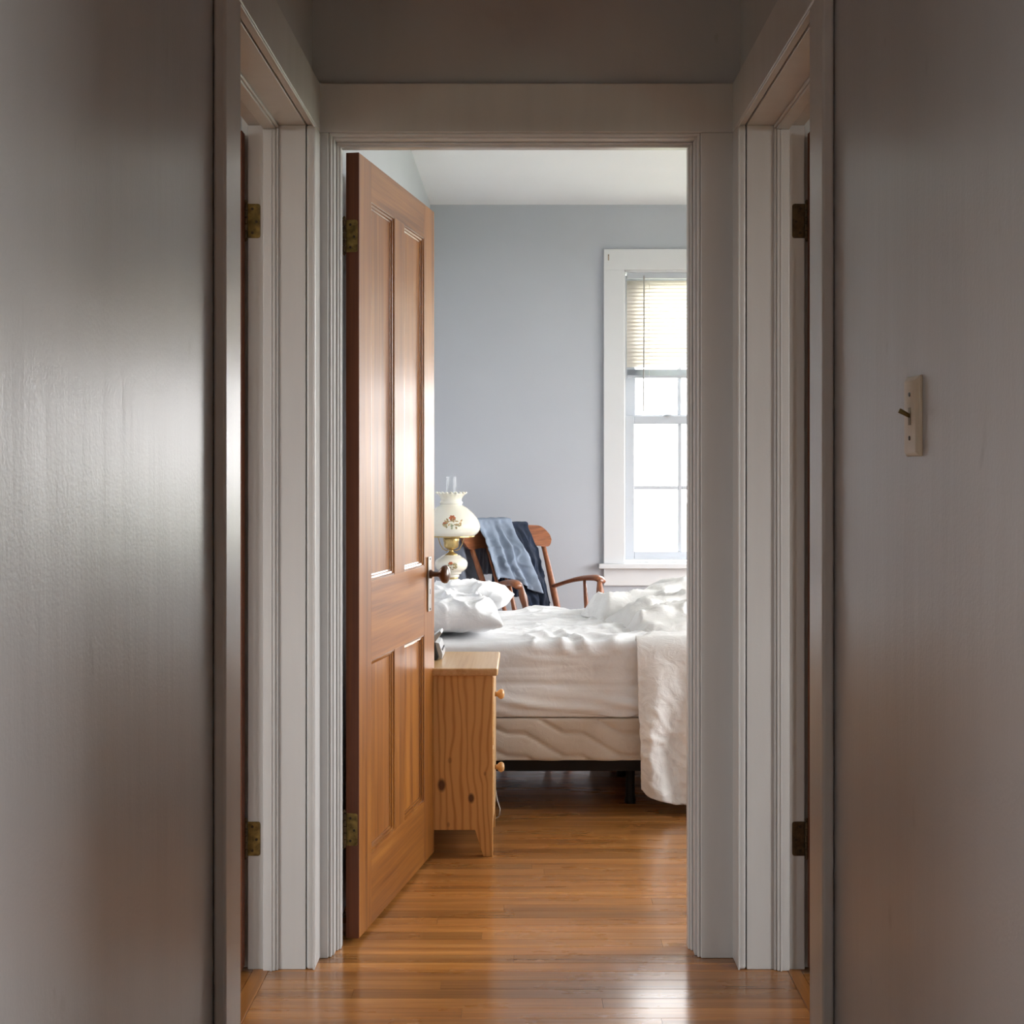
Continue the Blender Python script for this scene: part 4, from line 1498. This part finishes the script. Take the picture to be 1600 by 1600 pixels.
F = mb.grid(nx_, nz_, lambda u, v: crest_pt(u, v, 0.011))
B = mb.grid(nx_, nz_, lambda u, v: crest_pt(u, v, -0.011))
for i in range(nx_ - 1):
    for j in (0, nz_ - 1):
        mb.bm.faces.new((F[i][j], F[i + 1][j], B[i + 1][j], B[i][j]))
for j in range(nz_ - 1):
    for i in (0, nx_ - 1):
        mb.bm.faces.new((F[i][j], F[i][j + 1], B[i][j + 1], B[i][j]))
mb.build('crest_rail', CXm, ch, 0.004, bseg=3)
for s in (-1, 1):
    pts, rads = [], []
    for i in range(17):
        t = i / 16
        yy = -0.300 + 0.318 * t
        zz = 0.640 + 0.012 * t + 0.046 * math.sin(t * math.pi * 0.62) - (0.018 * max(0, (t - 0.85) / 0.15) ** 2)
        pts.append((s * (0.212 + 0.045 * t), yy, zz))
        rads.append(0.016 + 0.009 * smooth01(0.2, 0.9, t) - 0.009 * smooth01(0.93, 1.0, t))
    MB().tube(pts, rads, 16, (1.15, 0.62)).build('arm', CW, ch, smooth=True)
    # turned arm post and plain spindle
    top_z = 0.672
    tp = [0.010, 0.013, 0.011, 0.018, 0.020, 0.016, 0.011, 0.017, 0.019, 0.014, 0.010]
    n = len(tp)
    MB().tube([(s * (0.205 + 0.038 * i / (n - 1)), 0.08 - 0.075 * i / (n - 1), 0.41 + (0.690 - 0.41) * i / (n - 1)) for i in range(n)], tp, 14).build('arm_post', CW, ch, smooth=True)
    sp_ = [0.008, 0.011, 0.0125, 0.010, 0.0075]
    n = len(sp_)
    MB().tube([(s * (0.208 + 0.022 * i / (n - 1)), -0.03 - 0.06 * i / (n - 1), 0.41 + (0.684 - 0.41) * i / (n - 1)) for i in range(n)], sp_, 12).build('arm_spindle', CW, ch, smooth=True)


# ---- clothes thrown over the chair back
def drape(name, mat, x_top, x_bot, z_front, z_back, folds, seed, label, lift=0.0, amp=0.02, slant=0.0):
    """cloth folded over the crest: v 0 = front hem, 1 = back hem (chair coordinates)"""
    nu, nv = 70, 110
    mb = MB()
    zc = 0.950 + lift

    def pt(u, v):
        if v < 0.56:
            t = 1 - v / 0.56                      # 0 at crest, 1 at the front hem
            hem = z_front + 0.03 * math.sin(u * 4 + seed) + slant * (u - 0.5)
            z = zc - 0.004 - (zc - hem) * t
            xa = x_top[0] + (x_bot[0] - x_top[0]) * t
            xb = x_top[1] + (x_bot[1] - x_top[1]) * t
            x = xa + (xb - xa) * u
            base = backpt(x, min(z, 0.93))[1] + 0.012 + 0.022 - 0.025 * (1 - (x / 0.272) ** 2) * smooth01(0.80, 0.9, z)
            base += 0.012 * smooth01(0, 0.15, t)
            w = smooth01(0.0, 0.35, t)
            f = amp * (0.25 + 0.75 * w) * (0.5 + 0.5 * math.sin(u * folds * 6.283 + seed + 1.6 * nz(u * 3, t * 2, seed)))
            f += 0.010 * w * ridge(u * 5 + t * 2, t * 6, seed, 2) + 0.006 * nz(u * 9, t * 9, seed)
            x += 0.012 * w * nz(u * 4 + 5, t * 3, seed)
            return (x, base + f + lift, z)
        if v < 0.64:
            a = (v - 0.56) / 0.08 * math.pi
            x = x_top[0] + (x_top[1] - x_top[0]) * u
            yc = backpt(x, 0.93)[1] + 0.012 - 0.025 * (1 - (x / 0.272) ** 2)
            rad = 0.024 + lift
            f0 = amp * 0.25 * (0.5 + 0.5 * math.sin(u * folds * 6.283 + seed))
            return (x, yc + (rad + f0 * 0.6) * math.cos(a), zc + (0.012 + f0 * 0.4) * math.sin(a) - 0.004)
        t = (v - 0.64) / 0.36
        x = x_top[0] + (x_top[1] - x_top[0]) * u
        z = zc - 0.004 - (zc - z_back) * t
        yc = backpt(x, 0.93)[1] + 0.012 - 0.025 * (1 - (x / 0.272) ** 2) - 0.024 - lift
        f = amp * smooth01(0, 0.3, t) * math.sin(u * folds * 6.283 + seed + 2)
        return (x + 0.02 * t * nz(u * 3, t, seed), yc - abs(f) - 0.01 * t, z)
    mb.grid(nu, nv, pt)
    o = mb.build(name, mat, None, smooth=True, solid=0.0025)
    o.matrix_world = Matrix.Translation((0.165, 6.50, 0)) @ Matrix.Rotation(ca, 4, 'Z')
    tag(o, label, 'clothing')
    return o


drape('trousers', M['jeans'], (0.02, -0.150), (0.015, -0.120), 0.545, 0.58, 2.6, 2.2, 'dark navy trousers hung over the rocking chair back', 0.0, 0.016, 0.06)
drape('shirt', M['shirt'], (0.185, -0.035), (0.19, -0.075), 0.665, 0.70, 3.6, 0.7, 'light blue cotton shirt hung over the rocking chair back', 0.022, 0.028, -0.03)
# slate garment hanging off the end of the crest nearest the lamp
mb = MB()


def sweat(u, v):
    x = 0.335 - 0.165 * u
    z = 0.865 - 0.235 * v + 0.03 * math.sin(u * 3.0)
    y = backpt(0.2, 0.86)[1] - 0.045 + 0.05 * v - 0.03 * math.sin(u * 9 + v * 2) * smooth01(0, 0.4, v) + 0.012 * nz(u * 5, v * 5, 3.0)
    return (x + 0.015 * nz(v * 4, u * 2, 8.0), y, z)


mb.grid(40, 50, sweat)
o = mb.build('sweater', M['sweater'], None, smooth=True, solid=0.004)
o.matrix_world = Matrix.Translation((0.165, 6.50, 0)) @ Matrix.Rotation(ca, 4, 'Z')
tag(o, 'slate blue garment hanging behind the chair post beside the lamp', 'clothing')
